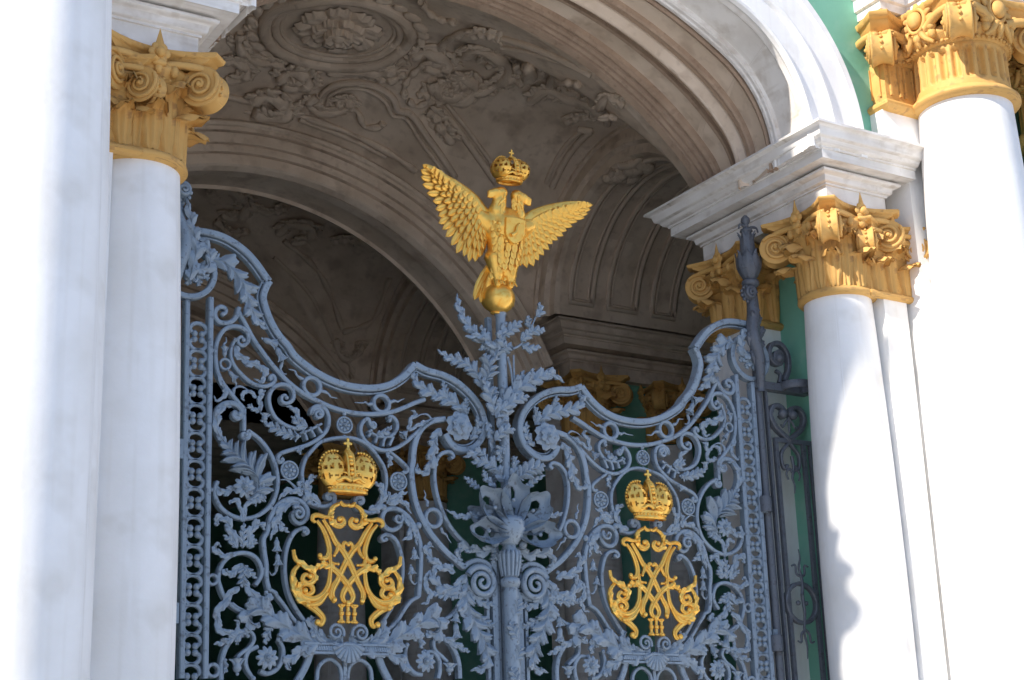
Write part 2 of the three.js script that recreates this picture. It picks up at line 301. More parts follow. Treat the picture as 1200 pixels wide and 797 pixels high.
function leafyCapital(parent, r, y, opt = {}) {        // r shaft top radius, y bottom of the astragal; square for a pilaster
  const sq = !!opt.square, k = r / .3, mat = opt.mat || M.ochre;
  const cap = new THREE.Group(); cap.name = 'capital'; parent.add(cap); cap.position.set(opt.x || 0, y, opt.z || 0); cap.scale.setScalar(k);
  const ring = [[.29, 0], [.335, .008], [.355, .03], [.352, .055], [.33, .075], [.312, .08]];
  const bellP = [[.312, .08], [.300, .1], [.300, .35], [.312, .47], [.34, .55], [.375, .585]];
  const turn = (prof, seg) => sq ? strips([...Array(5)].map((_, q) => { const c = [[-1, 1], [1, 1], [1, -1], [-1, -1], [-1, 1]][q]; return prof.map(([o, yy]) => [c[0] * o, yy, c[1] * o]); }), false, false) : lathe(prof, seg);
  mesh('astragal', turn(ring, 40), mat, cap);
  mesh('bell', turn(bellP, 40), mat, cap);
  const place = (geo, name, a, rr, yy, tilt = 0) => { const m = new THREE.Mesh(geo, mat); m.name = name; cap.add(m); m.position.set(Math.sin(a) * rr, yy, Math.cos(a) * rr); m.rotation.y = a; return m; };
  const spots = [];
  if (sq) for (let q = 0; q < 4; q++) for (const [o, hgt] of [[-.2, 0], [.2, 0], [0, 1]]) { const a = q * Math.PI / 2; spots.push([a, o, hgt]); }
  if (sq) { spots.forEach(([a, o, hg], i) => { const m = new THREE.Mesh(leafGeos[hg * 2 + i % 2], mat); m.name = 'leaf'; cap.add(m); m.position.set(Math.sin(a) * .295 + Math.cos(a) * o, .075, Math.cos(a) * .295 - Math.sin(a) * o); m.rotation.y = a; });
    for (let q = 0; q < 4; q++) place(leafGeos[q % 2], 'leaf', q * Math.PI / 2 + Math.PI / 4, .36, .075); }
  else { for (let i = 0; i < 8; i++) place(leafGeos[2 + i % 2], 'leaf', (i + .5) / 8 * Math.PI * 2, .285, .075);
    for (let i = 0; i < 8; i++) place(leafGeos[i % 2], 'leaf', i / 8 * Math.PI * 2, .295, .075); }
  for (let q = 0; q < 4; q++) place(voluteGeo(.15, .08), 'volute', q * Math.PI / 2 + Math.PI / 4, .50, .575);
  const eg = [sq ? strips([...Array(5)].map((_, q) => { const c = [[-1, 1], [1, 1], [1, -1], [-1, -1], [-1, 1]][q]; return [[.34, .585], [.38, .62], [.39, .66], [.36, .7]].map(([o, yy]) => [c[0] * o, yy, c[1] * o]); }), false, false) : lathe([[.34, .585], [.365, .6], [.37, .62], [.4, .65], [.4, .68], [.37, .71]], 36)];
  for (let i = 0; i < 20; i++) { const a = i / 20 * Math.PI * 2; eg.push(new THREE.SphereGeometry(.042, 8, 6).scale(.8, 1.1, .8).translate(0, .65, .395).rotateY(a)); }
  for (let i = 0; i < 44; i++) { const a = i / 44 * Math.PI * 2; eg.push(ball(0, .592, .362, .017, 6, 4).rotateY(a)); }
  for (let q = 0; q < 4; q++) for (const d of [-1, 1]) { // bands that run from the echinus out into the volutes
    const a = q * Math.PI / 2; const P = smooth3([V3(d * .02, .70, .37), V3(d * .14, .715, .395), V3(d * .27, .715, .42), V3(d * .36, .70, .43)], 8);
    eg.push(taperTube(P, () => .03, 6, .8).translate(0, -.005, -.02).rotateY(a)); }
  mesh('echinus', eg, mat, cap);
  mesh('abacus', abacusGeo(.455, .72, .82), mat, cap);
  for (let q = 0; q < 4; q++) { const a = q * Math.PI / 2, m = place(fleuron, 'fleuron', a, .40, .755); }
  return cap;
}
function flutedCapital(parent, r, y, opt = {}) {
  const sq = !!opt.square, k = r / .42, mat = opt.mat || M.ochre;
  const cap = new THREE.Group(); cap.name = 'capital'; parent.add(cap); cap.position.set(opt.x || 0, y, opt.z || 0); cap.scale.setScalar(k);
  const ring = [[.40, 0], [.47, .01], [.5, .04], [.5, .065], [.47, .1], [.435, .11]];
  const corner = q => [[-1, 1], [1, 1], [1, -1], [-1, -1], [-1, 1]][q];
  mesh('astragal', sq ? strips([...Array(5)].map((_, q) => ring.map(([o, yy]) => [corner(q)[0] * o, yy, corner(q)[1] * o])), false, false) : lathe(ring, 56), mat, cap);
  const fl = (a, v, n) => { const yy = .11 + v * .42; const ph = (a * n / (Math.PI * 2)) % 1, c = Math.abs(ph - .5) * 2; const top = .46 + .03 * Math.sqrt(Math.max(0, 1 - c * c * 3)); const ins = c < .55 && yy > .2 && yy < top ? Math.sqrt(1 - (c / .55) ** 2) : 0; return [yy, ins]; };
  if (!sq) mesh('neck', gridGeo(288, 22, (u, v) => { const a = u * Math.PI * 2, [yy, ins] = fl(a, v, 24), rr = .43 - .005 * v - .045 * ins; return [Math.sin(a) * rr, yy, Math.cos(a) * rr]; }), mat, cap);
  else { const g = [box(-.41, .41, .1, .54, -.41, .41)]; for (let q = 0; q < 4; q++) for (let i = -2; i < 2; i++) for (const d of [-1, 1]) g.push(box(-.012, .012, .18, .5, 0, .02).translate(i * .19 + .095 + d * .06, 0, .41).rotateY(q * Math.PI / 2)); mesh('neck', g, mat, cap); }
  const place = (geo, name, a, rr, yy) => { const m = new THREE.Mesh(geo, mat); m.name = name; cap.add(m); m.position.set(Math.sin(a) * rr, yy, Math.cos(a) * rr); m.rotation.y = a; return m; };
  for (let q = 0; q < 4; q++) place(voluteGeo(.175, .105), 'volute', q * Math.PI / 2 + Math.PI / 4, .66, .62);
  const eg = [lathe([[.42, .53], [.455, .545], [.46, .565], [.46, .575], [.51, .62], [.52, .66], [.48, .7]], 48)];
  for (let i = 0; i < 56; i++) eg.push(ball(0, .557, .462, .02, 6, 4).rotateY(i / 56 * Math.PI * 2));
  for (let i = 0; i < 20; i++) eg.push(new THREE.SphereGeometry(.052, 8, 6).scale(.85, 1.1, .8).translate(0, .64, .51).rotateY(i / 20 * Math.PI * 2));
  for (let q = 0; q < 4; q++) for (const d of [-1, 1]) { const P = smooth3([V3(d * .1, .70, .49), V3(d * .26, .75, .53), V3(d * .42, .75, .55), V3(d * .52, .70, .56)], 8); eg.push(taperTube(P, () => .045, 6).rotateY(q * Math.PI / 2)); }
  mesh('echinus', eg, mat, cap);
  mesh('abacus', abacusGeo(.60, .80, .95, .12, .13, .05), mat, cap);
  const sun = [new THREE.SphereGeometry(.075, 12, 8).scale(1, 1.15, .8).translate(0, .02, .05), new THREE.TorusGeometry(.1, .022, 6, 16).scale(1, 1.15, 1).translate(0, .02, .03)];
  for (let i = 0; i < 12; i++) { const a = i / 12 * Math.PI * 2; sun.push(new THREE.SphereGeometry(.04, 6, 5).scale(1, 1.4, .5).translate(0, .15, .02).rotateZ(a)); }
  for (const d of [-1, 0, 1]) sun.push(taperTube(smooth3([V3(d * .05, -.12, .05), V3(d * .1, -.2, .04), V3(d * .16, -.25, .01)], 6), t => .035 * (1 - .5 * t), 6));
  for (const d of [-1, 1]) sun.push(ball(d * .17, -.1, .03, .045), ball(d * .23, -.02, .02, .035));
  const sg = join(sun); for (let q = 0; q < 4; q++) place(sg, 'fleuron', q * Math.PI / 2, .47, .80);
  return cap;
}
const shaftProf = (rb, rt, y0, y1) => { const o = []; for (let i = 0; i <= 24; i++) { const t = i / 24, y = y0 + (y1 - y0) * t; o.push([rb - (rb - rt) * Math.pow(Math.max(0, (t - .38) / .62), 1.8), y]); } return o; };
const baseProf = (r) => [[r * 1.42, 0], [r * 1.42, .9], [r * 1.35, .92], [r * 1.38, .95], [r * 1.42, 1.02], [r * 1.36, 1.08], [r * 1.2, 1.1], [r * 1.16, 1.15], [r * 1.22, 1.2], [r * 1.15, 1.25], [r * 1.02, 1.28], [r, 1.32]];
function smallColumn(s, label) {
  const t = thing('column', label, 'column'); t.position.set(s * 3.24, 0, .57);
  mesh('shaft', lathe(shaftProf(.362, .3, 1.3, 6.06), 64), M.white, t);
  mesh('base', lathe(baseProf(.362), 48), M.white, t);
  leafyCapital(t, .3, 6.03);
}
smallColumn(1, 'white column with ochre leafy capital standing in front of the iron side panel');
smallColumn(-1, 'white shaded column with ochre leafy capital hiding the left edge of the gate');
function giantColumn(x, z, label) {
  const t = thing('giant_column', label, 'column'); t.position.set(x, 0, z);
  mesh('shaft', lathe(shaftProf(.50, .42, 1.5, 7.8), 72), M.white, t);
  mesh('base', lathe(baseProf(.5).map(([a, b]) => [a, b * 1.16]), 48), M.white, t);
  flutedCapital(t, .42, 7.74);
}
giantColumn(4.2, 1.45, 'thick sunlit white column with fluted ochre capital beside the white entablature');
giantColumn(5.62, 1.45, 'thick white column behind the sunlit one, only a shaded strip of it showing');
giantColumn(-4.2, 1.45, 'thick white column without visible capital, lit along one side, by the shaded column');
function pilaster(s, x0, x1, z0, z1, label, capY, sq) {
  const t = thing('pilaster', label, 'pilaster');
  mesh('shaft', box(s * x0, s * x1, 0, capY + .03, z0, z1), M.white, t);
  return t;
}
for (const s of [1, -1]) {
  const t = pilaster(s, 3.5, 3.78, .3, .88, s > 0 ? 'narrow white pilaster tucked behind the column by the iron side panel' : 'narrow white pilaster strip between the thick column and the shaded column', 6.03);
  leafyCapital(t, .26, 6.03, { square: true, x: s * 3.62, z: .62 });
  const q = pilaster(s, 2.95, 3.52, -.86, -.28, s > 0 ? 'white pilaster with weathered ochre capital behind the gate finial' : 'white pilaster with ochre capital behind the shaded column and gate', 6.03);
  leafyCapital(q, .29, 6.03, { square: true, x: s * 3.235, z: -.57 });
  const g = thing('pilaster', s > 0 ? 'white pilaster with fluted ochre capital against the green wall, beside the arch' : 'white pilaster with fluted ochre capital on the wall behind the thick column without visible capital', 'pilaster');
  mesh('shaft', box(s * 3.83, s * 4.75, 0, 7.42, .5, 1.03), M.white, g);
  mesh('upper_shaft', box(s * 3.45, s * 4.35, 7.42, 7.78, .9, 1.16), M.white, g);
  flutedCapital(g, .40, 7.74, { square: true, x: s * 3.90, z: .78 });
}
// facade entablature far above the thick columns
for (const s of [1, -1]) { const t = thing('upper_entablature', s > 0 ? 'white moulded entablature above the fluted ochre capital' : 'white moulded entablature above the thick column without visible capital', 'entablature');
  mesh('moulding', sweepProfile([[3.42, .6], [3.42, 1.3], [3.75, 1.3], [3.75, 1.88], [7, 1.88]], [[-.9, 8.7], [0, 8.7], [0, 8.78], [.03, 8.79], [.03, 8.9], ...cyma([.035, 8.905], [.1, 8.98], .12), [.12, 9.0], [.02, 9.02], [.02, 10.3], ...cyma([.04, 10.32], [.14, 10.45], .12), [.3, 10.5], [.3, 10.75], ...cyma([.32, 10.78], [.42, 10.92], .12), [.42, 10.96], [.18, 11.0], [.18, 12.1], [-.9, 12.1]], s), M.dirty, t); }
const TRACE={
rail:[
["r",.052,[2.638,5.92,2.573,5.923,2.487,5.924,2.388,5.911,2.288,5.874,2.187,5.811,2.108,5.735,2.039,5.649,2.011,5.618]],
["r",.052,[2.008,5.618,2.036,5.566,2.057,5.486,2.036,5.402,1.99,5.299,1.922,5.199,1.857,5.137,1.804,5.069,1.69,4.991,1.552,4.926,1.391,4.885,1.227,4.88,1.112,4.895,.995,4.936,.885,5.011,.817,5.081,.783,5.122]],
["r",.05,[.783,5.122,.679,5.085,.542,5.067,.417,5.025,.305,4.952,.218,4.864,.17,4.761,.167,4.659,.201,4.576,.267,4.508,.356,4.478,.443,4.492,.492,4.537,.522,4.59]],
],
bar:[
["bar",.03,[2.24,5.346,2.177,5.241,2.121,5.151,2.042,5.054,1.964,4.967,1.855,4.868,1.734,4.791,1.62,4.745,1.495,4.705,1.356,4.682,1.228,4.679,1.114,4.691,.997,4.715,.876,4.766,.778,4.816,.691,4.853]],
["bar",.04,[.513,4.714,.625,4.686,.712,4.627,.769,4.533,.794,4.442,.802,4.357,.817,4.272,.807,4.143,.779,4.016,.721,3.891,.639,3.779,.509,3.655,.439,3.607,.373,3.561]],
["bar",.036,[.385,3.553,.316,3.6,.242,3.618,.167,3.594,.113,3.53,.103,3.455,.124,3.39,.182,3.347,.25,3.339,.311,3.362,.34,3.401]],
["bar",.026,[.472,4.403,.447,4.42,.465,4.448,.502,4.451,.552,4.432,.596,4.379,.616,4.289,.613,4.18,.579,4.041,.515,3.905,.431,3.803,.338,3.728]],
["bar",.027,[2.188,4.616,2.187,4.536,2.185,4.448]],
["bar",.027,[2.153,4.454,2.066,4.402,1.988,4.316,1.938,4.217,1.918,4.105,1.928,4.018,1.962,3.933,2.025,3.868,2.1,3.825,2.184,3.809,2.269,3.825,2.343,3.87,2.386,3.932,2.398,4.001,2.379,4.063]],
["bar",.024,[1.651,3.961,1.701,4.05,1.725,4.142,1.724,4.204,1.697,4.29,1.641,4.364,1.574,4.428,1.483,4.461,1.385,4.478,1.299,4.479,1.217,4.453,1.147,4.402,1.096,4.345,1.055,4.284,1.036,4.21,1.041,4.124,1.069,4.047,1.122,3.958]],
["bar",.024,[1.977,3.316,1.922,3.289,1.923,3.284,1.863,3.212,1.798,3.126,1.728,3.06]],
["bar",.024,[.77,3.318,.838,3.281,.898,3.211,.957,3.127,1.044,3.053]],
["bar",.024,[.622,3.155,.544,3.163,.471,3.207,.402,3.284]],
["bar",.026,[2.151,3.152,2.193,3.158,2.256,3.191,2.314,3.252,2.343,3.318,2.358,3.371,2.334,3.47,2.273,3.535,2.19,3.564,2.111,3.554,2.057,3.51,2.033,3.437,2.045,3.392,2.081,3.34]],
["bar",.024,[2.256,3.204,2.214,3.176,2.151,3.15]],
["stile_bar",.036,[2.642,5.379,2.608,2.683]],
["stile_bar",.036,[2.462,5.427,2.438,2.686]],
["comb",.018,[1.73,4.495,1.707,4.472,1.691,4.427]],
["comb",.018,[1.667,4.529,1.651,4.496,1.628,4.459]],
["comb",.018,[1.617,4.553,1.597,4.524,1.572,4.494]],
["comb",.016,[1.749,4.472,1.665,4.51,1.574,4.564]],
["comb",.018,[1.186,4.504,1.171,4.53,1.162,4.561]],
["comb",.018,[1.13,4.461,1.116,4.5,1.106,4.523]],
["comb",.018,[1.065,4.44,1.057,4.484,1.041,4.518]],
["comb",.018,[1.01,4.451,.994,4.485,.975,4.525]],
["comb",.016,[1.188,4.547,1.094,4.513,.975,4.525]],
],
tbar:[
["bar",.03,[2.369,5.311,2.351,5.319,2.343,5.352,2.376,5.369,2.417,5.342,2.428,5.297,2.4,5.253,2.352,5.247,2.298,5.265,2.261,5.31,2.24,5.383]],
["bar",.027,[2.203,5.135,2.22,5.158,2.246,5.135,2.24,5.104,2.208,5.092,2.17,5.123,2.165,5.178,2.199,5.222,2.265,5.234,2.34,5.206,2.39,5.137,2.414,5.049,2.412,4.944,2.391,4.852,2.347,4.779,2.287,4.713,2.232,4.656,2.188,4.614]],
["bar",.027,[2.169,4.423,2.185,4.434,2.201,4.418,2.184,4.393,2.152,4.402,2.144,4.436,2.164,4.453]],
["bar",.034,[2.225,4.568,2.246,4.566,2.257,4.586,2.268,4.558,2.24,4.538,2.209,4.559,2.207,4.601,2.237,4.635,2.285,4.647,2.349,4.631,2.394,4.581,2.408,4.513,2.39,4.432,2.343,4.355,2.278,4.284]],
["bar",.026,[2.268,5.127,2.294,5.065,2.298,5,2.27,4.93,2.214,4.873,2.137,4.819,2.05,4.8,1.973,4.827,1.949,4.867,1.968,4.892,1.99,4.873,1.973,4.859]],
["bar",.026,[1.857,4.735,1.868,4.753,1.892,4.741,1.892,4.704,1.856,4.692,1.812,4.718,1.798,4.763,1.818,4.814,1.869,4.835,1.924,4.825,1.97,4.788,1.995,4.725,1.986,4.652,1.944,4.577,1.877,4.531,1.799,4.51,1.71,4.514]],
["bar",.025,[1.584,4.641,1.592,4.659,1.62,4.643,1.609,4.612,1.575,4.621,1.563,4.654,1.592,4.678,1.632,4.669,1.654,4.634,1.645,4.678,1.592,4.702,1.54,4.681,1.512,4.622,1.523,4.535,1.574,4.468,1.664,4.405,1.764,4.363,1.853,4.33,1.902,4.305,1.923,4.261,1.901,4.243,1.88,4.261,1.894,4.275]],
["bar",.025,[1.15,4.595,1.155,4.616,1.135,4.618,1.123,4.597,1.141,4.579,1.164,4.604,1.188,4.645,1.229,4.614,1.249,4.552,1.218,4.479,1.148,4.432,1.06,4.411,.964,4.433,.868,4.491,.782,4.566,.683,4.653,.62,4.699]],
["bar",.024,[1.004,4.648,.992,4.666,1.009,4.677,.979,4.683,.944,4.654,.936,4.605,.963,4.553,1.005,4.522]],
["bar",.022,[1.012,4.412,.983,4.393,.906,4.34,.853,4.29,.859,4.263,.883,4.253,.895,4.265]],
["bar",.03,[1.673,3.964,1.606,3.943,1.528,3.947,1.471,3.98,1.469,4.032,1.505,4.045,1.528,4.022,1.508,4.003,1.496,4.019]],
["bar",.03,[1.111,3.938,1.169,3.923,1.233,3.931,1.284,3.946,1.301,3.998,1.277,4.031,1.237,4.029,1.237,3.997,1.26,3.99,1.264,4.006]],
["bar",.03,[1.759,3.881,1.777,3.895,1.799,3.868,1.788,3.828,1.744,3.805,1.694,3.839,1.68,3.892,1.706,3.946,1.761,3.976,1.838,3.975,1.914,3.926,1.972,3.825,1.996,3.722,2.021,3.677,2.016,3.587,1.999,3.488,1.997,3.394,1.975,3.311]],
["bar",.03,[.957,3.885,.947,3.907,.924,3.904,.912,3.867,.948,3.82,1.007,3.806,1.056,3.836,1.073,3.888,1.047,3.946,.97,3.972,.888,3.943,.817,3.874,.771,3.781,.749,3.698,.751,3.54,.759,3.435,.773,3.315]],
["bar",.025,[1.707,3.745,1.692,3.729,1.677,3.747,1.698,3.771,1.733,3.766,1.783,3.735,1.831,3.65,1.854,3.537,1.853,3.426,1.827,3.304,1.774,3.196,1.691,3.09]],
["bar",.025,[1.044,3.73,1.065,3.719,1.081,3.74,1.052,3.766,1.003,3.762,.958,3.73,.926,3.662,.905,3.562,.91,3.446,.944,3.33,1.001,3.228,1.082,3.109]],
["bar",.022,[2.133,2.983,2.143,2.995,2.128,3.015,2.097,3.001,2.084,2.961,2.116,2.907,2.172,2.867,2.208,2.833]],
["bar",.03,[2.149,3.024,2.231,2.971,2.281,2.917,2.31,2.849,2.324,2.764,2.322,2.679]],
["bar",.028,[2.087,2.693,2.134,2.758,2.146,2.82,2.121,2.881,2.054,2.911]],
["bar",.028,[1.902,2.966,1.866,2.909,1.869,2.831,1.915,2.758,1.983,2.728,2.035,2.746]],
["bar",.022,[.608,2.99,.595,3.006,.613,3.018,.649,2.994,.644,2.933,.586,2.883,.54,2.843]],
["bar",.03,[.595,3.037,.524,2.993,.466,2.917,.438,2.825,.433,2.722]],
["bar",.028,[.878,2.957,.893,2.875,.869,2.805,.812,2.754,.754,2.745]],
["bar",.028,[.733,2.912,.657,2.91,.608,2.852,.603,2.78,.619,2.719]],
],
ring:[
["connector_ring",.02,[2.399,3.364,2.366,3.366]],
["connector_ring",.024,[2.381,2.742,2.34,2.743]],
["ring",.03,[1.649,4.847,1.581,4.855]],
["ring",.03,[1.068,4.778,1.002,4.786]],
["ring",.018,[2.34,4.934,2.302,4.938]],
["ring",.03,[.633,3.922,.566,3.918]],
],
tail:[
[[1.729,4.897,1.752,4.905,1.774,4.921,1.789,4.952,1.814,4.956,1.842,4.958]],
[[1.564,4.819,1.535,4.816,1.512,4.803,1.495,4.784,1.466,4.78,1.439,4.779]],
[[1.149,4.767,1.181,4.761,1.204,4.774,1.228,4.766,1.298,4.762]],
[[.984,4.801,.95,4.813,.93,4.807,.902,4.824,.869,4.839]],
[[.683,4.017,.684,4.05,.706,4.07,.696,4.097,.711,4.134]],
[[.565,3.843,.553,3.817,.523,3.803,.506,3.771,.48,3.741]],
[[2.342,5.058,2.354,5.083,2.333,5.107,2.339,5.142]],
[[2.273,4.819,2.251,4.8,2.256,4.768]],
[[1.893,4.998,1.904,4.949,1.881,4.919,1.853,4.919]],
[[1.919,3.493,1.925,3.442,1.955,3.419,1.975,3.445]],
[[.841,3.478,.834,3.437,.803,3.41,.779,3.426]],
[[2.271,4.72,2.266,4.757,2.224,4.781,2.158,4.761,2.097,4.702]],
[[1.74,4.026,1.807,4.093,1.851,4.119,1.9,4.115]],
[[.658,4.656,.639,4.702,.669,4.733,.73,4.726,.78,4.688]],
],
disc:[
["rosette",[1.383,4.576,1.316,4.583]],
["rosette",[1.827,4.19,1.755,4.196]],
["rosette",[.932,4.181,.858,4.182]],
],
flower:[
["flower",[2.188,4.033,2.105,4.039]],
["flower",[1.998,2.833,1.914,2.835]],
["flower",[.74,2.838,.658,2.84]],
],
aflower:[
["flower",[.408,4.657,.288,4.669]],
],
ball:[
[[1.701,3.993,1.673,3.995]],
[[.764,3.856,.737,3.858]],
[[1.062,3.973,1.033,3.975]],
[[1.383,4.663,1.365,4.665]],
[[1.383,4.485,1.366,4.487]],
[[2.321,5.243,2.308,5.244]],
[[1.961,3.9,1.946,3.901]],
[[2.421,3.999,2.406,4]],
[[.483,3.564,.465,3.565]],
[[2.435,5.025,2.42,5.027]],
[[2.02,3.459,2.007,3.46]],
],
leaf:[
[.13,7,[2.471,5.713,2.373,5.712,2.283,5.633,2.227,5.559,2.181,5.446,2.141,5.354,2.079,5.276,2.017,5.239]],
[.06,5,[2.267,5.089,2.233,5.009,2.162,4.964,2.085,4.952,2.038,4.894,2.067,4.832,2.122,4.852]],
[.035,4,[2.397,4.862,2.368,4.781,2.347,4.758,2.356,4.679,2.408,4.652,2.425,4.687]],
[.075,5,[1.782,4.446,1.876,4.463,1.965,4.496,2.064,4.544]],
[.19,8,[2.118,3.977,2.077,4.062,2.121,4.145,2.213,4.224,2.294,4.293,2.376,4.393]],
[.05,4,[2.364,4.353,2.398,4.452,2.39,4.546,2.338,4.618,2.285,4.614]],
[.08,4,[2.118,3.972,2.06,4.007,2.017,4.072,1.964,4.102]],
[.06,4,[2.166,3.954,2.07,3.961,2.011,3.981]],
[.05,3,[2.231,4.034,2.304,3.998,2.366,3.983,2.388,4.032]],
[.035,3,[2.189,3.781,2.201,3.865,2.234,3.923,2.281,3.925,2.291,3.899]],
[.035,3,[2.178,3.782,2.175,3.867,2.139,3.93,2.096,3.928,2.09,3.899]],
[.055,4,[2.222,3.589,2.266,3.691,2.304,3.773,2.362,3.799,2.387,3.762,2.361,3.754]],
[.04,3,[2.233,3.594,2.281,3.645,2.334,3.682]],
[.055,4,[2.185,3.592,2.187,3.686,2.178,3.782]],
[.055,4,[2.149,3.599,2.129,3.7,2.088,3.773,2.04,3.771,2.018,3.732]],
[.04,3,[2.138,3.594,2.107,3.636,2.081,3.668]],
[.04,4,[2.222,3.56,2.294,3.536,2.362,3.547,2.394,3.589,2.368,3.615,2.347,3.592]],
[.05,3,[2.178,3.488,2.23,3.441,2.286,3.409,2.318,3.427,2.292,3.443]],
[.05,3,[2.173,3.479,2.135,3.431,2.071,3.385]],
[.07,4,[2.178,3.478,2.182,3.39,2.186,3.316]],
[.055,5,[2.201,3.325,2.268,3.263,2.333,3.188,2.367,3.105,2.345,3.029,2.278,2.995,2.216,3.024,2.212,3.077,2.244,3.09]],
[.055,4,[2.166,3.376,2.117,3.29,2.048,3.234,1.99,3.251,1.996,3.285,2.017,3.275]],
[.14,9,[1.394,3.021,1.46,2.97,1.581,2.941,1.732,2.991,1.872,3.065,2.001,3.143,2.079,3.179,2.13,3.143,2.134,3.075,2.077,3.053,2.046,3.078]],
[.14,9,[1.349,3.023,1.288,2.965,1.119,2.945,.959,3.01,.806,3.097,.687,3.163,.611,3.129,.624,3.057,.701,3.039,.713,3.074]],
[.08,4,[1.493,2.944,1.656,2.905,1.785,2.853,1.838,2.798,1.811,2.751]],
[.08,4,[1.221,2.932,1.052,2.891,.949,2.849,.898,2.789,.927,2.769]],
[.08,3,[1.526,2.978,1.603,3.015,1.657,3.092,1.647,3.142]],
[.08,3,[1.199,2.962,1.119,3.01,1.073,3.082,1.095,3.127]],
[.06,3,[1.951,3.062,1.992,3.002,2.001,2.925]],
[.06,3,[.865,3.049,.773,3,.756,2.929]],
[.055,4,[2.139,3.022,2.221,2.976,2.312,2.935,2.388,2.918]],
[.05,4,[.601,3.037,.5,2.988,.405,2.939,.345,2.92]],
[.03,3,[2.169,2.997,2.21,2.947,2.22,2.918]],
[.03,3,[2.305,2.83,2.293,2.764,2.307,2.717]],
[.045,3,[1.718,4.013,1.795,4.037,1.872,4.016,1.92,3.956]],
[.04,3,[1.723,4.017,1.751,4.067,1.735,4.136]],
[.06,4,[1.739,3.954,1.849,3.936,1.919,3.849,1.95,3.746,1.976,3.663]],
[.045,3,[1.919,3.849,1.891,3.77,1.825,3.728]],
[.055,4,[1.573,3.951,1.662,4.012,1.685,4.083,1.657,4.147,1.607,4.167]],
[.055,4,[1.192,3.943,1.087,4.003,1.075,4.089,1.109,4.14,1.162,4.146]],
[.045,3,[1.04,3.996,1.01,4.041,1.027,4.098]],
[.045,3,[1.034,3.997,.945,4.067,.855,4.106]],
[.045,3,[1.029,3.997,.91,4.027,.828,3.937]],
[.05,3,[.911,3.942,.841,3.851,.855,3.765,.914,3.73]],
[.045,4,[.876,3.923,.812,3.821,.784,3.696]],
[.075,6,[.558,4.637,.615,4.547,.628,4.519,.638,4.419,.665,4.329,.72,4.264,.775,4.286,.768,4.336]],
[.1,7,[.311,4.746,.397,4.822,.509,4.872,.621,4.899,.731,4.943,.791,5.015,.754,5.053]],
[.055,4,[.471,4.871,.514,4.939,.537,5.022]],
[.055,4,[.31,4.769,.334,4.835,.313,4.911]],
[.06,4,[.303,4.567,.224,4.665,.234,4.771]],
[.07,5,[.081,3.732,.202,3.687,.313,3.702,.412,3.696,.432,3.641,.39,3.606]],
[.06,4,[.075,3.727,.103,3.66,.136,3.594]],
[.075,5,[.356,3.507,.456,3.401,.566,3.385,.642,3.45,.641,3.534,.562,3.56]],
[.06,5,[.454,3.512,.562,3.549,.657,3.597,.704,3.668,.679,3.712,.643,3.693]],
[.04,4,[.671,3.522,.72,3.436,.686,3.343,.711,3.274,.765,3.262]],
[.06,4,[.482,3.342,.579,3.337,.674,3.354]],
[.06,3,[.407,3.43,.445,3.365,.495,3.299]],
[.14,8,[.356,3.451,.368,3.283,.305,3.119,.224,2.977,.217,2.822,.35,2.779]],
[.06,4,[.333,3.389,.227,3.289,.104,3.283]],
[.06,4,[.29,3.203,.194,3.144,.11,3.115]],
[.05,4,[.382,3.387,.422,3.239,.317,3.119]],
[.05,3,[1.118,4.538,1.046,4.551,.986,4.611]],
[.04,3,[1.687,4.529,1.755,4.586,1.806,4.655,1.867,4.67]],
[.05,3,[1.687,4.524,1.766,4.543,1.822,4.6]],
[.03,3,[1.72,4.378,1.753,4.344,1.742,4.313]],
[.035,3,[2.069,4.6,2.134,4.625,2.167,4.647]],
[.03,3,[2.092,4.703,2.158,4.748,2.211,4.7,2.189,4.671]],
[.04,3,[2.063,4.601,2.07,4.684,2.06,4.749,2.022,4.769]],
[.04,3,[1.036,4.404,1.007,4.342,1.026,4.275]],
[.035,3,[.848,4.581,.823,4.672,.785,4.731,.822,4.75]],
[.03,3,[.842,4.582,.744,4.647,.67,4.688]],
],
bell:[
[.03,[2.055,5.16,1.943,5.126]],
[.03,[1.949,5.109,1.892,5.008]],
[.022,[2.352,4.988,2.353,5.062]],
[.022,[2.317,4.882,2.262,4.82]],
[.026,[1.928,3.677,1.927,3.582]],
[.026,[1.923,3.572,1.915,3.483]],
[.026,[.815,3.673,.81,3.589]],
[.026,[.844,3.541,.835,3.478]],
[.04,[2.211,2.728,2.218,2.828]],
[.04,[.53,2.761,.528,2.833]],
[.03,[.468,3.134,.463,3.011]],
[.028,[2.035,4.536,2.03,4.594]],
[.03,[.867,4.568,.903,4.532]],
[.03,[.459,3.208,.473,3.134]],
[.025,[.468,3.077,.452,3.015]],
[.03,[1.76,4.448,1.798,4.444]],
],
roll:[
[.045,2.2,1,[.241,3.446,.356,3.501]],
[.024,1.7,-1,[1.469,3.027,1.41,3.001]],
[.024,1.7,1,[1.273,3.027,1.336,3.003]],
[.026,1.4,1,[1.769,3.872,1.805,3.908]],
[.02,1.2,1,[.957,3.891,.923,3.92]],
],
shell:[
[.1,[1.371,2.962,1.361,2.814]],
],
};
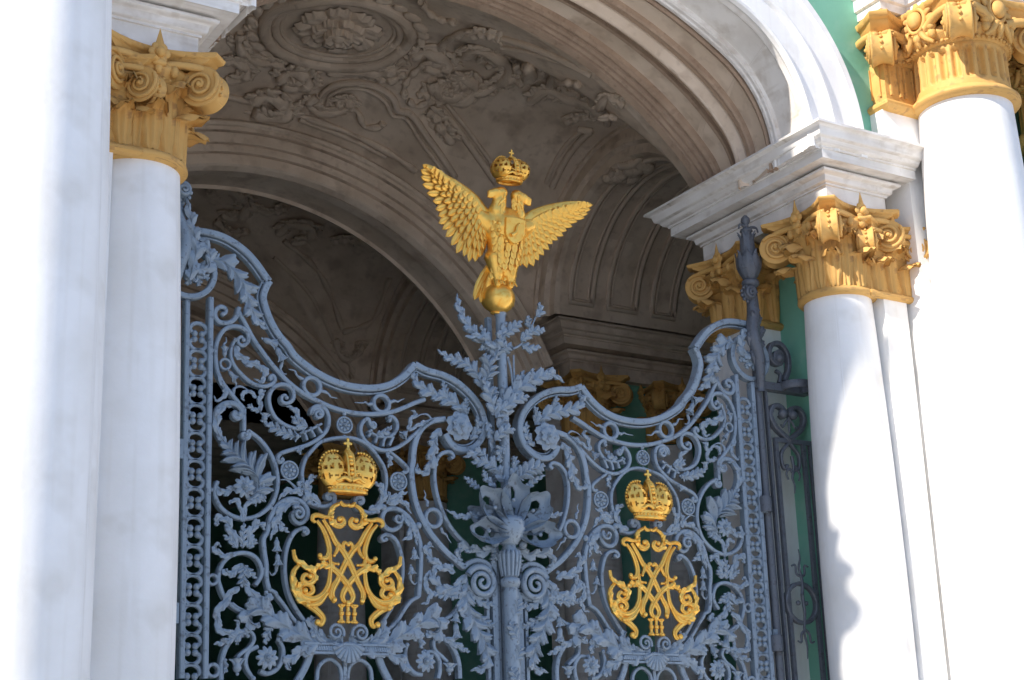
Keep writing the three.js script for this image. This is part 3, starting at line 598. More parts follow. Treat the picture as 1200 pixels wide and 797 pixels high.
const MONO=[
[.045,[1.448,3.963,1.495,3.935,1.517,3.876,1.498,3.82,1.448,3.799,1.409,3.826,1.425,3.858,1.451,3.848]],
[.03,[1.442,3.981,1.42,3.957,1.379,3.954]],
[.035,[1.646,3.809,1.668,3.827,1.662,3.852,1.627,3.864,1.573,3.854,1.517,3.858]],
[.042,[1.627,3.826,1.58,3.772,1.541,3.689,1.526,3.605,1.549,3.557,1.595,3.555,1.606,3.571]],
[.046,[1.58,3.836,1.523,3.754,1.476,3.672,1.417,3.612,1.355,3.509,1.301,3.398,1.262,3.315,1.271,3.256]],
[.026,[1.464,3.673,1.473,3.615,1.498,3.574]],
[.026,[1.529,3.577,1.513,3.528,1.461,3.517]],
[.046,[1.523,3.584,1.522,3.471,1.538,3.359,1.586,3.287,1.662,3.253,1.737,3.269,1.768,3.313,1.731,3.361,1.675,3.352,1.659,3.311,1.7,3.286,1.723,3.311]],
[.042,[1.815,3.598,1.8,3.533,1.739,3.495,1.663,3.443,1.652,3.395,1.7,3.362,1.744,3.388,1.723,3.426,1.69,3.414]],
[.05,[1.762,3.498,1.806,3.443,1.81,3.373,1.775,3.279,1.707,3.226,1.624,3.175,1.575,3.122,1.59,3.08,1.622,3.09]],
[.046,[1.648,3.455,1.625,3.487,1.564,3.5,1.487,3.473,1.417,3.407,1.363,3.339,1.34,3.284,1.356,3.248,1.384,3.237]],
[.04,[1.548,3.303,1.616,3.227,1.707,3.206]],
[.036,[1.441,3.434,1.495,3.361,1.518,3.29,1.495,3.246]],
[.03,[1.409,3.633,1.42,3.658,1.402,3.677,1.383,3.661]],
];
const STUCCO=[
[.028,1,[.377,-4.227,.336,-4.108,.4,-3.911,.587,-3.766,.806,-3.685,1.024,-3.716,1.16,-3.836,1.265,-3.782,1.626,-3.959,2.05,-4.178]],
[.018,1,[.452,-4.202,.424,-4.082,.5,-3.941,.622,-3.838,.817,-3.795,.999,-3.838,1.142,-3.945,1.259,-3.885,1.584,-4.049,2.003,-4.206]],
[.04,1,[.297,-4.116,.244,-4.248,.359,-4.311,.581,-4.231,.682,-4.08,.604,-4.037,.546,-4.097,.604,-4.158]],
[.03,1,[.669,-4.112,.795,-4.131,.947,-4.261,1.1,-4.153,1.1,-4.093]],
[.03,1,[1.102,-3.611,1.046,-3.475,1.068,-3.297,1.117,-3.117]],
[.03,1,[1.163,-3.645,1.297,-3.676,1.379,-3.578,1.3,-3.512,1.24,-3.567]],
[.05,1,[1.285,-3.32,1.397,-3.445,1.586,-3.437,1.68,-3.283,1.594,-3.183,1.545,-3.255,1.604,-3.282]],
[.028,1,[1.486,-3.573,1.64,-3.417]],
[.028,1,[1.487,-3.575,2.559,-4.119]],
[.018,1,[1.588,-3.54,2.582,-4.047]],
[.028,1,[3.219,-3.058,3.216,-3.498,3.251,-3.974]],
[.018,1,[3.14,-3.131,3.119,-3.498,3.158,-3.955]],
[.028,1,[3.081,-3.138,3.231,-3.051]],
[.05,1,[1.311,-3.305,1.494,-3.479,1.741,-3.437,1.79,-3.229,1.616,-3.109,1.523,-3.207,1.605,-3.248]],
[.05,1,[1.379,-2.746,1.337,-2.331,1.645,-2.365,1.942,-2.777,1.934,-3.089,1.789,-3.308]],
[.03,1,[1.544,-2.729,1.553,-2.548,1.692,-2.633,1.69,-2.778]],
[.06,1,[1.942,-2.777,2.097,-2.664,1.601,-1.802]],
[.05,1,[2.404,-3.06,2.415,-2.688,2.635,-2.65,2.85,-2.601,3.096,-2.596,2.33,-1.387,3.247,-2.769]],
[.03,1,[2.378,-2.631,1.886,-1.596,1.942,-1.407]],
[.035,1,[2.913,-3.124,2.978,-2.933,3.111,-2.778]],
[.035,1,[2.877,-2.55,2.119,-1.16,2.247,-1.086]],
[.025,1,[1.078,-2.723,.959,-2.166,1.008,-1.918,1.171,-1.685,1.443,-1.378,1.854,-1.083]],
[.018,1,[1.308,-1.866,1.519,-1.498,1.824,-1.085]],
[.04,1,[1.042,-1.975,1.068,-1.742,1.193,-1.678]],
[.045,1,[1.419,-3.68,1.557,-3.714,1.668,-3.809,1.872,-3.905]],
[.04,1,[-.939,-3.334,-.903,-3.485,-.708,-3.703,-.462,-3.782,-.27,-3.787]],
[.03,1,[-.918,-3.262,-.837,-3.148]],
[.04,1,[-.817,-4.082,-.64,-4.061,-.634,-3.913,-.834,-3.781,-.969,-3.769]],
[.05,1,[-.212,-4.043,-.165,-3.9,.016,-3.872,.11,-3.987,.013,-4.082,-.152,-4.086]],
[.04,1,[-.134,-4.002,-.062,-3.946,.01,-3.981]],
[.055,1,[-.403,-4.367,-.276,-4.278,-.033,-4.325,.061,-4.44,-.119,-4.544,-.312,-4.486]],
[.025,1,[-.748,-4.321,-.365,-4.392]],
[.03,1,[.051,-4.419,.36,-4.439,1.32,-4.41,1.684,-4.408]],
[.02,1,[.238,-4.485,.448,-4.502,1.327,-4.483]],
[.04,1,[.859,-3.117,.817,-3.368,.642,-3.531,.243,-3.759]],
[.05,1,[.925,-3.081,.998,-2.898,1.29,-2.957,1.321,-3.118,1.113,-3.163]],
[.03,1,[.336,-1.783,.562,-2.001,.705,-2.014,.803,-1.9]],
[.03,1,[1.106,-2.781,.971,-2.243,1.01,-1.93]],
[.04,1,[.642,-3.531,.837,-3.519,.974,-3.338]],
[.03,2,[1.633,-8.087,2.258,-8.343,2.849,-8.82]],
[.02,2,[1.59,-8.327,2.213,-8.581,2.76,-8.911]],
[.04,2,[2.782,-8.9,2.874,-8.982,3.092,-8.991,3.189,-8.915,3.101,-8.9]],
[.05,2,[1.507,-8.026,1.611,-7.813,1.885,-7.758,1.93,-7.965,1.732,-8.083]],
[.05,2,[.408,-7.704,.603,-7.488,.919,-7.68,.935,-7.947,.729,-8.033]],
[.05,2,[2.24,-7.87,2.432,-7.737,2.713,-7.678]],
[.03,2,[3.243,-8.104,3.261,-8.675,2.864,-8.85]],
[.03,2,[2.987,-8.996,3.128,-9.067,3.078,-9.074]],
[.04,2,[.944,-7.738,1.314,-7.698,1.43,-7.518]],
[.04,2,[.703,-8.209,.99,-8.316,1.146,-8.102]],
];
const SPRAY=[
[.1,6,[-.081,5.311,-.222,5.393,-.33,5.493,-.405,5.627,-.418,5.747]],
[.075,3,[-.093,5.331,-.181,5.42,-.215,5.502]],
[.075,3,[-.084,5.318,-.222,5.393,-.38,5.379]],
[.06,3,[-.089,5.31,-.16,5.327,-.233,5.295]],
[.075,3,[.156,5.378,.246,5.368,.354,5.389]],
[.085,3,[.149,5.406,.201,5.464,.252,5.515]],
[.085,3,[.235,5.498,.319,5.531,.412,5.544]],
[.07,3,[.253,5.537,.238,5.579,.241,5.646]],
[.07,3,[.31,5.633,.343,5.69,.338,5.771]],
[.13,4,[-.093,5.21,-.065,5.299,.009,5.344,.091,5.37]],
[.1,4,[-.012,5.436,.071,5.505,.181,5.59]],
[.09,3,[-.016,5.334,-.045,5.417,.016,5.556]],
[.12,7,[-.203,4.984,-.263,5.089,-.37,5.161,-.494,5.188,-.608,5.251]],
[.15,5,[-.186,5.028,-.158,5.145,-.186,5.269]],
[.12,4,[-.123,4.775,-.174,4.917,-.216,5.067]],
[.1,4,[-.115,4.783,-.127,4.908,-.068,5.006]],
[.15,7,[-.101,4.743,.017,4.91,.134,5.023,.284,5.112,.436,5.173,.567,5.113]],
[.1,4,[-.067,4.802,.081,4.91,.212,4.953]],
[.07,3,[.051,4.97,.152,5.082,.189,5.18]],
[.07,3,[.15,5.024,.236,5.12,.272,5.204]],
[.07,3,[.268,5.103,.369,5.151,.437,5.203]],
[.06,3,[.166,5.012,.265,5.038,.297,5.027]],
[.12,5,[-.045,4.226,-.116,4.323,-.231,4.371,-.34,4.367]],
[.14,5,[.059,4.261,.182,4.349,.336,4.395]],
[.06,5,[-.114,3.954,-.301,3.953,-.444,3.937,-.563,3.984]],
[.06,5,[.105,3.906,.287,3.98,.424,4.005,.502,4.03]],
[.06,4,[-.135,4.181,-.22,4.25,-.24,4.312]],
[.06,4,[-.252,4.171,-.323,4.204,-.393,4.255]],
[.06,4,[.145,4.177,.224,4.261,.348,4.324]],
[.09,4,[-.128,4.552,-.048,4.639,.069,4.662]],
[.06,4,[-.173,4.723,-.151,4.618,-.137,4.462]],
[.09,4,[-.184,4.391,-.258,4.445,-.41,4.398]],
[.08,4,[-.027,4.517,-.092,4.466,-.083,4.377]],
[.1,5,[-.073,4.671,.011,4.839,-.02,5.054]],
[.07,4,[.03,4.271,.064,4.39,.052,4.454]],
];
const STEMS=[
[.081,5.339,.156,5.385,.253,5.522,.316,5.649],
[.084,4.988,.088,5.29],
[-.123,4.768,-.181,4.93,-.21,5.011,-.263,5.089],
[-.055,3.958,-.107,4.157,-.135,4.187],
[.048,3.965,.145,4.177,.301,4.307],
[-.012,3.949,.1,4.161,.178,4.232],
[.03,5.268,.058,5.157,.069,5.029],
];

// ---------- gate ironwork ----------
// traced in gate coordinates: u metres from the meeting line, v metres above the ground; side s is -1 or 1
const pairs = a => { const o = []; for (let i = 0; i < a.length; i += 2) o.push([a[i], a[i + 1]]); return o; };
function curve2(p, dens = 46) {
  if (p.length === 2) return p;
  const c = new THREE.CatmullRomCurve3(p.map(q => V3(q[0], q[1], 0)), false, 'centripetal');
  let L = 0; for (let i = 1; i < p.length; i++) L += Math.hypot(p[i][0] - p[i - 1][0], p[i][1] - p[i - 1][1]);
  const n = clamp(Math.round(L * dens), 10, 110); return c.getPoints(n).map(q => [q.x, q.y]);
}
function frame2(P, i) { const a = P[Math.max(0, i - 1)], b = P[Math.min(P.length - 1, i + 1)], l = Math.hypot(b[0] - a[0], b[1] - a[1]) || 1; return [(b[0] - a[0]) / l, (b[1] - a[1]) / l]; }
function barGeo(P, s, wf, d, zc = 0, off = 0) {         // flat bar with chamfered front edges; wf(t) width
  const rows = P.map((p, i) => {
    const [tu, tv] = frame2(P, i), nu = -tv, nv = tu, t = i / (P.length - 1), w = wf(t) / 2, c = Math.min(.008, w * .5), h = d / 2;
    return [[-w, -h], [-w, h - c], [-w + c, h], [w - c, h], [w, h - c], [w, -h]].map(([n, z]) => [s * (p[0] + nu * (n + off)), p[1] + nv * (n + off), zc + z]);
  });
  return strips(rows, true, true);
}
function leafGeo(pl, s, W, n0, zb = .03, k = 1) { const n = n0;         // acanthus: overlapping ridged lobes along a spine
  const S = curve2(pl, 60), N = S.length - 1; let L = 0; for (let i = 1; i <= N; i++) L += Math.hypot(S[i][0] - S[i - 1][0], S[i][1] - S[i - 1][1]);
  const at = t => { const x = clamp(t, 0, 1) * N, i = Math.min(N - 1, Math.floor(x)), f = x - i; return [S[i][0] + (S[i + 1][0] - S[i][0]) * f, S[i][1] + (S[i + 1][1] - S[i][1]) * f]; };
  const tan = t => { const a = at(t - .04), b = at(t + .04), l = Math.hypot(b[0] - a[0], b[1] - a[1]) || 1; return [(b[0] - a[0]) / l, (b[1] - a[1]) / l]; };
  const hw = t => W * .5 * Math.pow(Math.sin(Math.PI * (.2 + .76 * t)), .8) * (1.08 - .38 * t) * Math.sqrt(Math.max(0, 1 - Math.pow(t, 8)));
  const nu = n * 12, nv = 12, fr = x => x - Math.floor(x);
  const surf = (t, v, under) => {
    const q = v * 2 - 1, aq = Math.abs(q), c = at(t), T = tan(t), ph = fr(n * t + (q < 0 ? .5 : 0)), bump = Math.pow(Math.sin(Math.PI * Math.pow(ph, .75)), .75);
    const vr = 1 + .22 * Math.sin(Math.floor(n * t + (q < 0 ? .5 : 0)) * 2.7 + q * 1.3 + W * 90), h = hw(t) * (.34 + .80 * bump * vr + .10 * Math.sin(ph * 18.8 + 1));
    const sw = (1.35 * aq - .45 * aq * aq) * h, qq = q * Math.pow(aq, .45), x = c[0] - T[1] * qq * h + T[0] * sw, y = c[1] + T[0] * qq * h + T[1] * sw;
    const rib = Math.max(0, 1 - aq * 6) * W * .07 * (1 - .5 * t);
    const z = under ? zb - .012 : zb + W * .15 * Math.sin(Math.PI * clamp(t * 1.02, 0, 1)) + rib + aq * (1 - .45 * aq) * bump * h * .62 - (1 - bump) * h * .4 * Math.min(1, aq * 2) + h * .07 * Math.cos(ph * 18.8) * aq - aq * aq * h * .22;
    return [s * x, y, z];
  };
  const g = [gridGeo(nu, nv, (t, v) => surf(t, v, 0)), gridGeo(nu, 4, (t, v) => surf(t, v, 1))];
  const edge = v => gridGeo(nu, 1, (t, k) => surf(t, v, k > .5 ? 1 : 0)); g.push(edge(0), edge(1));
  return mergeGeometries(g.map(q => q.toNonIndexed()));
}
function discRosette(u, v, s, r) { // pierced round rosette with eight petals
  const g = [new THREE.TorusGeometry(r * .9, r * .12, 6, 28).translate(s * u, v, .02), new THREE.CylinderGeometry(r * .9, r * .9, .018, 28).rotateX(Math.PI / 2).translate(s * u, v, .004), ball(s * u, v, .034, r * .2)];
  for (let i = 0; i < 8; i++) { const a = i / 8 * Math.PI * 2; g.push(new THREE.SphereGeometry(r * .2, 8, 6).scale(1.3, .85, .6).translate(r * .52, 0, 0).rotateZ(a).translate(s * u, v, .018)); }
  return join(g);
}
function flowerGeo(u, v, s, r, n = 10) {
  const g = [ball(s * u, v, .075, r * .2), new THREE.TorusGeometry(r * .24, r * .06, 6, 16).translate(s * u, v, .068)];
  for (let i = 0; i < n; i++) { const a = i / n * Math.PI * 2; g.push(gridGeo(4, 4, (p, q) => { const b = q * 2 - 1, w = r * (n < 8 ? .40 : .24) * (n < 8 ? 1 + .16 * Math.sin(p * 17) : 1) * Math.sin(Math.PI * (.15 + .72 * p)), x = r * (.15 + .85 * p), y = b * w; return [s * u + Math.cos(a) * x - Math.sin(a) * y, v + Math.sin(a) * x + Math.cos(a) * y, .05 + r * .35 * Math.sin(Math.PI * (p * .8 + .15)) * .6 - Math.abs(b) * r * .10 + (n < 8 ? r * .1 * Math.sin(p * 9) : 0)]; })); }
  g.push(new THREE.CylinderGeometry(r * .5, r * .6, .03, 20).rotateX(Math.PI / 2).translate(s * u, v, .04));
  return join(g);
}
function bellGeo(a, b, s, r, zb = .03) {                 // husk flower: closed base, flared lip
  const L = Math.hypot(b[0] - a[0], b[1] - a[1]), ang = Math.atan2(b[1] - a[1], s * (b[0] - a[0]));
  const g = [lathe([[.001, 0], [r * .45, L * .05], [r * .8, L * .25], [r * .75, L * .5], [r * .6, L * .68], [r * 1.1, L * .95], [r * .9, L * .93], [r * .4, L * .7]], 12), ball(0, -r * .2, 0, r * .35, 8, 6), taperTube([V3(0, L * .6, 0), V3(0, L * 1.05, 0)], t => r * .22, 6)];
  for (const d of [-1, 1]) g.push(taperTube(smooth3([V3(d * r * .5, L * .55, .3 * r), V3(d * r * 1.05, L * .85, .3 * r), V3(d * r * 1.5, L * .92, .2 * r)], 6), t => r * .3 * (1 - .5 * t), 5));
  return join(g).rotateZ(ang - Math.PI / 2).translate(s * a[0], a[1], zb);
}
function tailGeo(p, s) { const P = curve2(p, 90).map(q => V3(s * q[0], q[1], .012)); return join([taperTube(P, t => .012 * (1 - .75 * t) + .006 * Math.sin(t * 9) ** 2 * (1 - t), 6), ball(P[0].x, P[0].y, .012, .014, 8, 6)]); }
// pierced dome wedge (half of a crown's mitre): real openings
function piercedLobe(cx, cy, rx, ry, rz, sd) {
  const nu = 40, nv = 24, pos = [], idx = [];
  for (const sh of [1, .9]) for (let i = 0; i <= nu; i++) for (let j = 0; j <= nv; j++) { const a = i / nu * Math.PI * 2, b = -.9 + j / nv * (Math.PI / 2 + .9 - .02); const sw = 1 + .06 * Math.cos(b * 2); pos.push(cx + rx * sh * Math.cos(b) * Math.cos(a) * sw, cy + ry * sh * Math.sin(b), rz * sh * Math.cos(b) * Math.sin(a) * sw); }
  const hole = (i, j) => { const x = i / nu * 12, y = j / nv * 5.2 + .3, row = Math.floor(y), fx = (x + (row % 2) * .5) % 1 - .5, fy = y - row - .5; return row > 0 && row < 5 && (Math.abs(fx) < .13 && Math.abs(fy) < .32 || Math.abs(fy) < .15 && Math.abs(fx) < .27); };
  const st = (nu + 1) * (nv + 1);
  for (let k = 0; k < 2; k++) for (let i = 0; i < nu; i++) for (let j = 0; j < nv; j++) { if (hole(i + .5, j + .5)) continue; const a = k * st + i * (nv + 1) + j, c = a + nv + 1; idx.push(a, c, a + 1, a + 1, c, c + 1); }
  const g = new THREE.BufferGeometry(); g.setAttribute('position', new THREE.Float32BufferAttribute(pos, 3)); g.setIndex(idx); g.computeVertexNormals(); return g;
}
function makeCrown(parent, W, H, flat) {                 // W width, H height to the cross; flat: depth ratio
  const c = new THREE.Group(); c.name = 'crown'; parent.add(c);
  const w = W / 2, bh = H * .17, part = (n, g) => { const m = mesh(n, g, M.gold, c); return m; };
  part('band', lathe([[w * .60, 0], [w * .70, .004], [w * .71, bh * .25], [w * .66, bh * .32], [w * .66, bh * .75], [w * .70, bh * .82], [w * .71, bh], [w * .6, bh * 1.05], [.001, bh]], 40).scale(1, 1, flat));
  const dots = []; for (let i = 0; i < 26; i++) { const a = i / 26 * Math.PI * 2; dots.push(ball(Math.cos(a) * w * .68, bh * .54, Math.sin(a) * w * .68 * flat, w * .045, 8, 6)); }
  part('pearl_band', dots);
  for (const d of [-1, 1]) {
    const lobe = part('mitre_half', piercedLobe(d * w * .46, bh + H * .26, w * .47, H * .35, w * .78 * flat, d));
    lobe.rotation.z = -d * .10;
    const pe = []; for (let i = 0; i < 13; i++) { const a = -.55 + i / 12 * (Math.PI * .5 + .75); pe.push(ball(d * (w * .48 + w * .53 * Math.cos(a)), bh + H * .26 + H * .345 * Math.sin(a), .0, w * .05, 8, 6)); }
    part('pearl_row', pe);
    part('leaf_scroll', [taperTube(smooth3([V3(0, bh * 1.25, w * .72 * flat), V3(d * w * .25, bh * 1.55, w * .74 * flat), V3(d * w * .48, bh * 1.2, w * .62 * flat), V3(d * w * .62, bh * 1.75, w * .45 * flat)], 12), t => w * .085 * (1 - .6 * t), 7), taperTube(smooth3([V3(0, bh * 1.35, w * .74 * flat), V3(d * w * .14, bh * 2.0, w * .74 * flat), V3(d * w * .34, bh * 2.15, w * .68 * flat)], 10), t => w * .06 * (1 - .6 * t), 6)]);
  }
  const arch = [], A = []; for (let i = 0; i <= 20; i++) { const a = i / 20 * Math.PI * .5; A.push(V3(0, bh + H * .1 + H * .50 * Math.sin(a), w * .82 * flat * Math.cos(a))); }
  arch.push(taperTube(A.map(p => p.clone().add(V3(-w * .11, 0, 0))), () => w * .05, 6), taperTube(A.map(p => p.clone().add(V3(w * .11, 0, 0))), () => w * .05, 6));
  for (let i = 2; i <= 20; i += 2.6) { const p = A[Math.floor(i)]; arch.push(ball(p.x, p.y, p.z, w * (.075 + .03 * i / 20), 10, 8)); }
  arch.push(taperTube(A.map(p => V3(0, p.y, -p.z)), () => w * .12, 8));
  part('arch_band', arch);
  const y = bh + H * .60, t = H * .022;
  part('cross', [ball(0, y + H * .04, 0, H * .05), lathe([[H * .05, y - H * .02], [H * .07, y - H * .01], [H * .04, y + H * .01]], 14), box(-t, t, y + H * .07, y + H * .235, -t, t), box(-H * .055, H * .055, y + H * .135, y + H * .135 + 2 * t, -t * 1.2, t * 1.2), ...[[-.062, .157], [.062, .157], [0, .24]].map(([a, b]) => ball(a * H, y + b * H, 0, H * .03, 8, 6))]);
  return c;
}
function gateLeaf(s) {
  const side = s < 0 ? 'by the shaded column' : 'next to the finial post';
  const t = thing('gate_leaf', 'blue-grey iron gate leaf with gilded crown and monogram, ' + side, 'gate');
  const add = (n, g, m = M.iron) => mesh(n, g, m, t);
  for (const [, w, a] of TRACE.rail) { const P = curve2(pairs(a)); add('top_rail', [barGeo(P, s, () => w, .095, 0), barGeo(P, s, () => .014, .05, -.004, w / 2 + .014)]); }
  for (const [n, w, a] of TRACE.bar) { const P = curve2(pairs(a)); add(n === 'bar' ? 'scroll_bar' : n, barGeo(P, s, () => w * 1.12, n === 'bar' ? .06 : .07)); }
  for (const [n, w, a] of TRACE.tbar) { const p = pairs(a), P = curve2(p, 70); add('scroll_bar', [barGeo(P, s, q => w * 1.16 * (.62 + .38 * Math.min(1, q * 3)), .06), ball(s * P[0][0], P[0][1], .02, w * .66, 10, 8)]); }
  for (const [n, w, a] of TRACE.ring) { const p = pairs(a), r = Math.hypot(p[1][0] - p[0][0], p[1][1] - p[0][1]), P = []; for (let i = 0; i <= 32; i++) { const q = i / 32 * Math.PI * 2; P.push([p[0][0] + r * Math.cos(q), p[0][1] + r * Math.sin(q)]); } add(n, barGeo(P, s, () => w, .055)); }
  for (const [a] of TRACE.tail) add('tendril', tailGeo(pairs(a), s));
  const cr = a => { const p = pairs(a); return [p[0][0], p[0][1], Math.hypot(p[1][0] - p[0][0], p[1][1] - p[0][1])]; };
  for (const [, a] of TRACE.disc) { const [u, v, r] = cr(a); add('rosette', discRosette(u, v, s, r)); }
  for (const [, a] of TRACE.flower) { const [u, v, r] = cr(a); add('flower', flowerGeo(u, v, s, r)); }
  for (const [, a] of TRACE.aflower) { const [u, v, r] = cr(a); add('flower', [flowerGeo(u, v, s, r, 7), flowerGeo(u, v, s, r * .62, 7).rotateZ(0).translate(0, 0, .03)]); }
  for (const [a] of TRACE.ball) { const [u, v, r] = cr(a); add('collar', [ball(s * u, v, .012, r, 10, 8)]); }
  for (const [W, n, a] of TRACE.leaf) add('acanthus_leaf', leafGeo(pairs(a), s, W * 1.18, n));
  for (const [r, a] of TRACE.bell) { const p = pairs(a); add('husk', bellGeo(p[0], p[1], s, r)); }
  for (const [w, turns, dir, a] of TRACE.roll) {
    const p = pairs(a), r = Math.hypot(p[1][0] - p[0][0], p[1][1] - p[0][1]), a0 = Math.atan2(p[1][1] - p[0][1], -(p[1][0] - p[0][0]));
    const P = []; for (let i = 0; i <= 60; i++) { const q = i / 60, an = a0 - dir * turns * 2 * Math.PI * q, rr = r * (1 - .9 * q); P.push(V3(s * (p[0][0] - rr * Math.cos(an)), p[0][1] + rr * Math.sin(an), .045 + .03 * q)); }
    add('scroll_roll', taperTube(P, q => w * .62 * (1 - .5 * q), 8));
  }
  for (const [, a] of TRACE.shell) { const p = pairs(a), g = []; for (let i = 0; i < 9; i++) { const an = (i - 4) / 4 * 1.15, L = Math.hypot(p[1][0] - p[0][0], p[1][1] - p[0][1]) * (1 - .12 * Math.abs(i - 4) / 4); g.push(taperTube([V3(0, 0, .03), V3(Math.sin(an) * L * .5, -Math.cos(an) * L * .5, .06), V3(Math.sin(an) * L, -Math.cos(an) * L, .045)], q => .006 + .017 * q, 7)); } add('shell', join(g).translate(s * p[0][0], p[0][1], 0)); }
  // guilloche between the stile bars
  for (let v = 5.222; v > .7; v -= .2035) {
    const um = 2.535 + .012 * (v - 2.7) / 2.7, C = v - .102;
    for (const d of [1, -1]) { const P = curve2([[-.030, .024], [-.044, .030], [-.062, .045], [-.056, .075], [-.03, .096], [0, .102], [.03, .096], [.056, .075], [.062, .045], [.044, .030], [.030, .024]].map(([x, y]) => [um + x, C + d * y]), 120); add('stile_link', [barGeo(P, s, () => .03, .026), ball(s * (um - .028), C + d * .022, 0, .025, 10, 8), ball(s * (um + .028), C + d * .022, 0, .025, 10, 8)]); }
  }
  // ring at the head of the stile
  const rp = []; for (let i = 0; i <= 48; i++) { const q = i / 48 * Math.PI * 2; rp.push([2.64 + .2 * Math.cos(q), 5.61 + .2 * Math.sin(q)]); } add('stile_ring', barGeo(rp, s, () => .045, .07));
  const lf = []; for (let i = 0; i < 7; i++) { const an = Math.PI * (.95 + i * .21), L = .15; lf.push(leafGeo([[2.62, 5.63], [2.62 + Math.cos(an) * L * .6, 5.63 + Math.sin(an) * L * .6], [2.62 + Math.cos(an) * L, 5.63 + Math.sin(an) * L]], s, .075, 3, .05)); }
  add('acanthus_leaf', lf);
  add('acanthus_leaf', leafGeo([[2.66, 5.62], [2.52, 5.62], [2.50, 5.72], [2.55, 5.83], [2.66, 5.86]], s, .09, 5, .08));
  // pedestal moulding at the foot of the ornament and the plain lower field
  const um = 1.378; const rope = []; for (let i = -17; i <= 17; i++) rope.push(taperTube([V3(s * (um + i * .0185 - .006), 2.895, .045), V3(s * (um + i * .0185 + .006), 2.93, .045)], () => .013, 6));
  add('rope_moulding', [box(s * (um - .34), s * (um + .34), 2.935, 2.95, -.02, .06), box(s * (um - .33), s * (um + .33), 2.872, 2.888, -.02, .055), ...rope]);
  for (const d of [-1, 1]) { add('scroll_bar', barGeo(curve2([[um + d * .27, 2.88], [um + d * .30, 2.80], [um + d * .38, 2.66]]), s, () => .05, .04)); add('scroll_bar', barGeo(curve2([[um + d * .02, 2.66], [um + d * .04, 2.79], [um + d * .12, 2.84], [um + d * .2, 2.79], [um + d * .22, 2.66]], 60), s, () => .026, .03)); }
  add('bottom_panel_bar', box(s * um - .014, s * um + .014, 2.64, 2.872, -.015, .015));
  for (const [v0, v1] of [[2.56, 2.64], [1.1, 1.16], [.12, .2]]) add('cross_rail', box(s * .1, s * 2.66, v0, v1, -.03, .03));
  for (let i = 1; i < 16; i++) add('lower_bar', box(s * (.12 + i * .146) - .012, s * (.12 + i * .146) + .012, .2, 2.56, -.014, .014));
  add('meeting_stile', box(s * .09, s * .135, .1, 3.62, -.03, .03));
  add('meeting_stile', box(s * .16, s * .185, .1, 3.35, -.02, .02));
  for (const v of [3.05, 4.2]) add('hinge_plate', box(s * 2.645, s * 2.69, v, v + .14, -.03, .04));
  // gilded crown and monogram
  const cr2 = makeCrown(t, .46, .41, .36); cr2.position.set(s * 1.382, 4.04, .07);
  const mono = new THREE.Group(); mono.name = 'monogram'; t.add(mono); mono.position.z = .055;
  const halves = [];
  MONO.forEach(([w0, a], i) => { const w = w0 * .92; for (const d of [1, -1]) { const P = curve2(pairs(a), 80).map(p => [d > 0 ? p[0] : 2 * 1.3815 - p[0], p[1] - (d < 0 ? 0 : 0)]); const zz = (i % 3) * .008 + (d > 0 ? .004 : 0);
    const R3 = P.map(p => V3(s * p[0], p[1], zz)); mesh('stroke', [barGeo(P, s, q => w * (.6 + .5 * Math.sin(Math.PI * clamp(q, .03, .97))), .022, zz), taperTube(R3.map(p => V3(p.x, p.y, p.z + .012)), q => w * .2 * (.6 + .4 * Math.sin(Math.PI * q)), 5, .7), ball(R3[R3.length - 1].x, R3[R3.length - 1].y, zz + .008, w * .52, 8, 6)], M.gold, mono);
    if ([0, 7, 8, 9, 10].includes(i)) { const sub = i === 7 ? P.slice(Math.floor(P.length * .45), Math.floor(P.length * .75)) : i === 10 ? P.slice(0, Math.floor(P.length * .42)).reverse() : P.slice(0, Math.floor(P.length * .6)).reverse(); mesh('gilded_leaf', leafGeo(sub.filter((_, k) => k % 4 === 0), s, w * 1.35, 4, zz + .008), M.gold, mono); } } });
  for (const k of [-1, 0, 1]) { const x = s * (1.383 + k * .052), g = [taperTube([V3(x, 3.09, .01), V3(x, 3.23, .01)], () => .014, 7)]; for (const y of [3.10, 3.155, 3.165, 3.22]) g.push(new THREE.SphereGeometry(.022, 8, 6).scale(1, .6, 1).translate(x, y, .012)); mesh('numeral_bar', g, M.gold, mono); }
  for (const y of [3.225, 3.095]) for (const k of [-.5, .5]) mesh('numeral_link', taperTube(smooth3([V3(s * (1.383 + k * .104 - .026), y, .01), V3(s * (1.383 + k * .104), y + (y > 3.15 ? -.02 : .02), .01), V3(s * (1.383 + k * .104 + .026), y, .01)], 6), () => .011, 6), M.gold, mono);
  return t;
}
gateLeaf(-1);
gateLeaf(1);

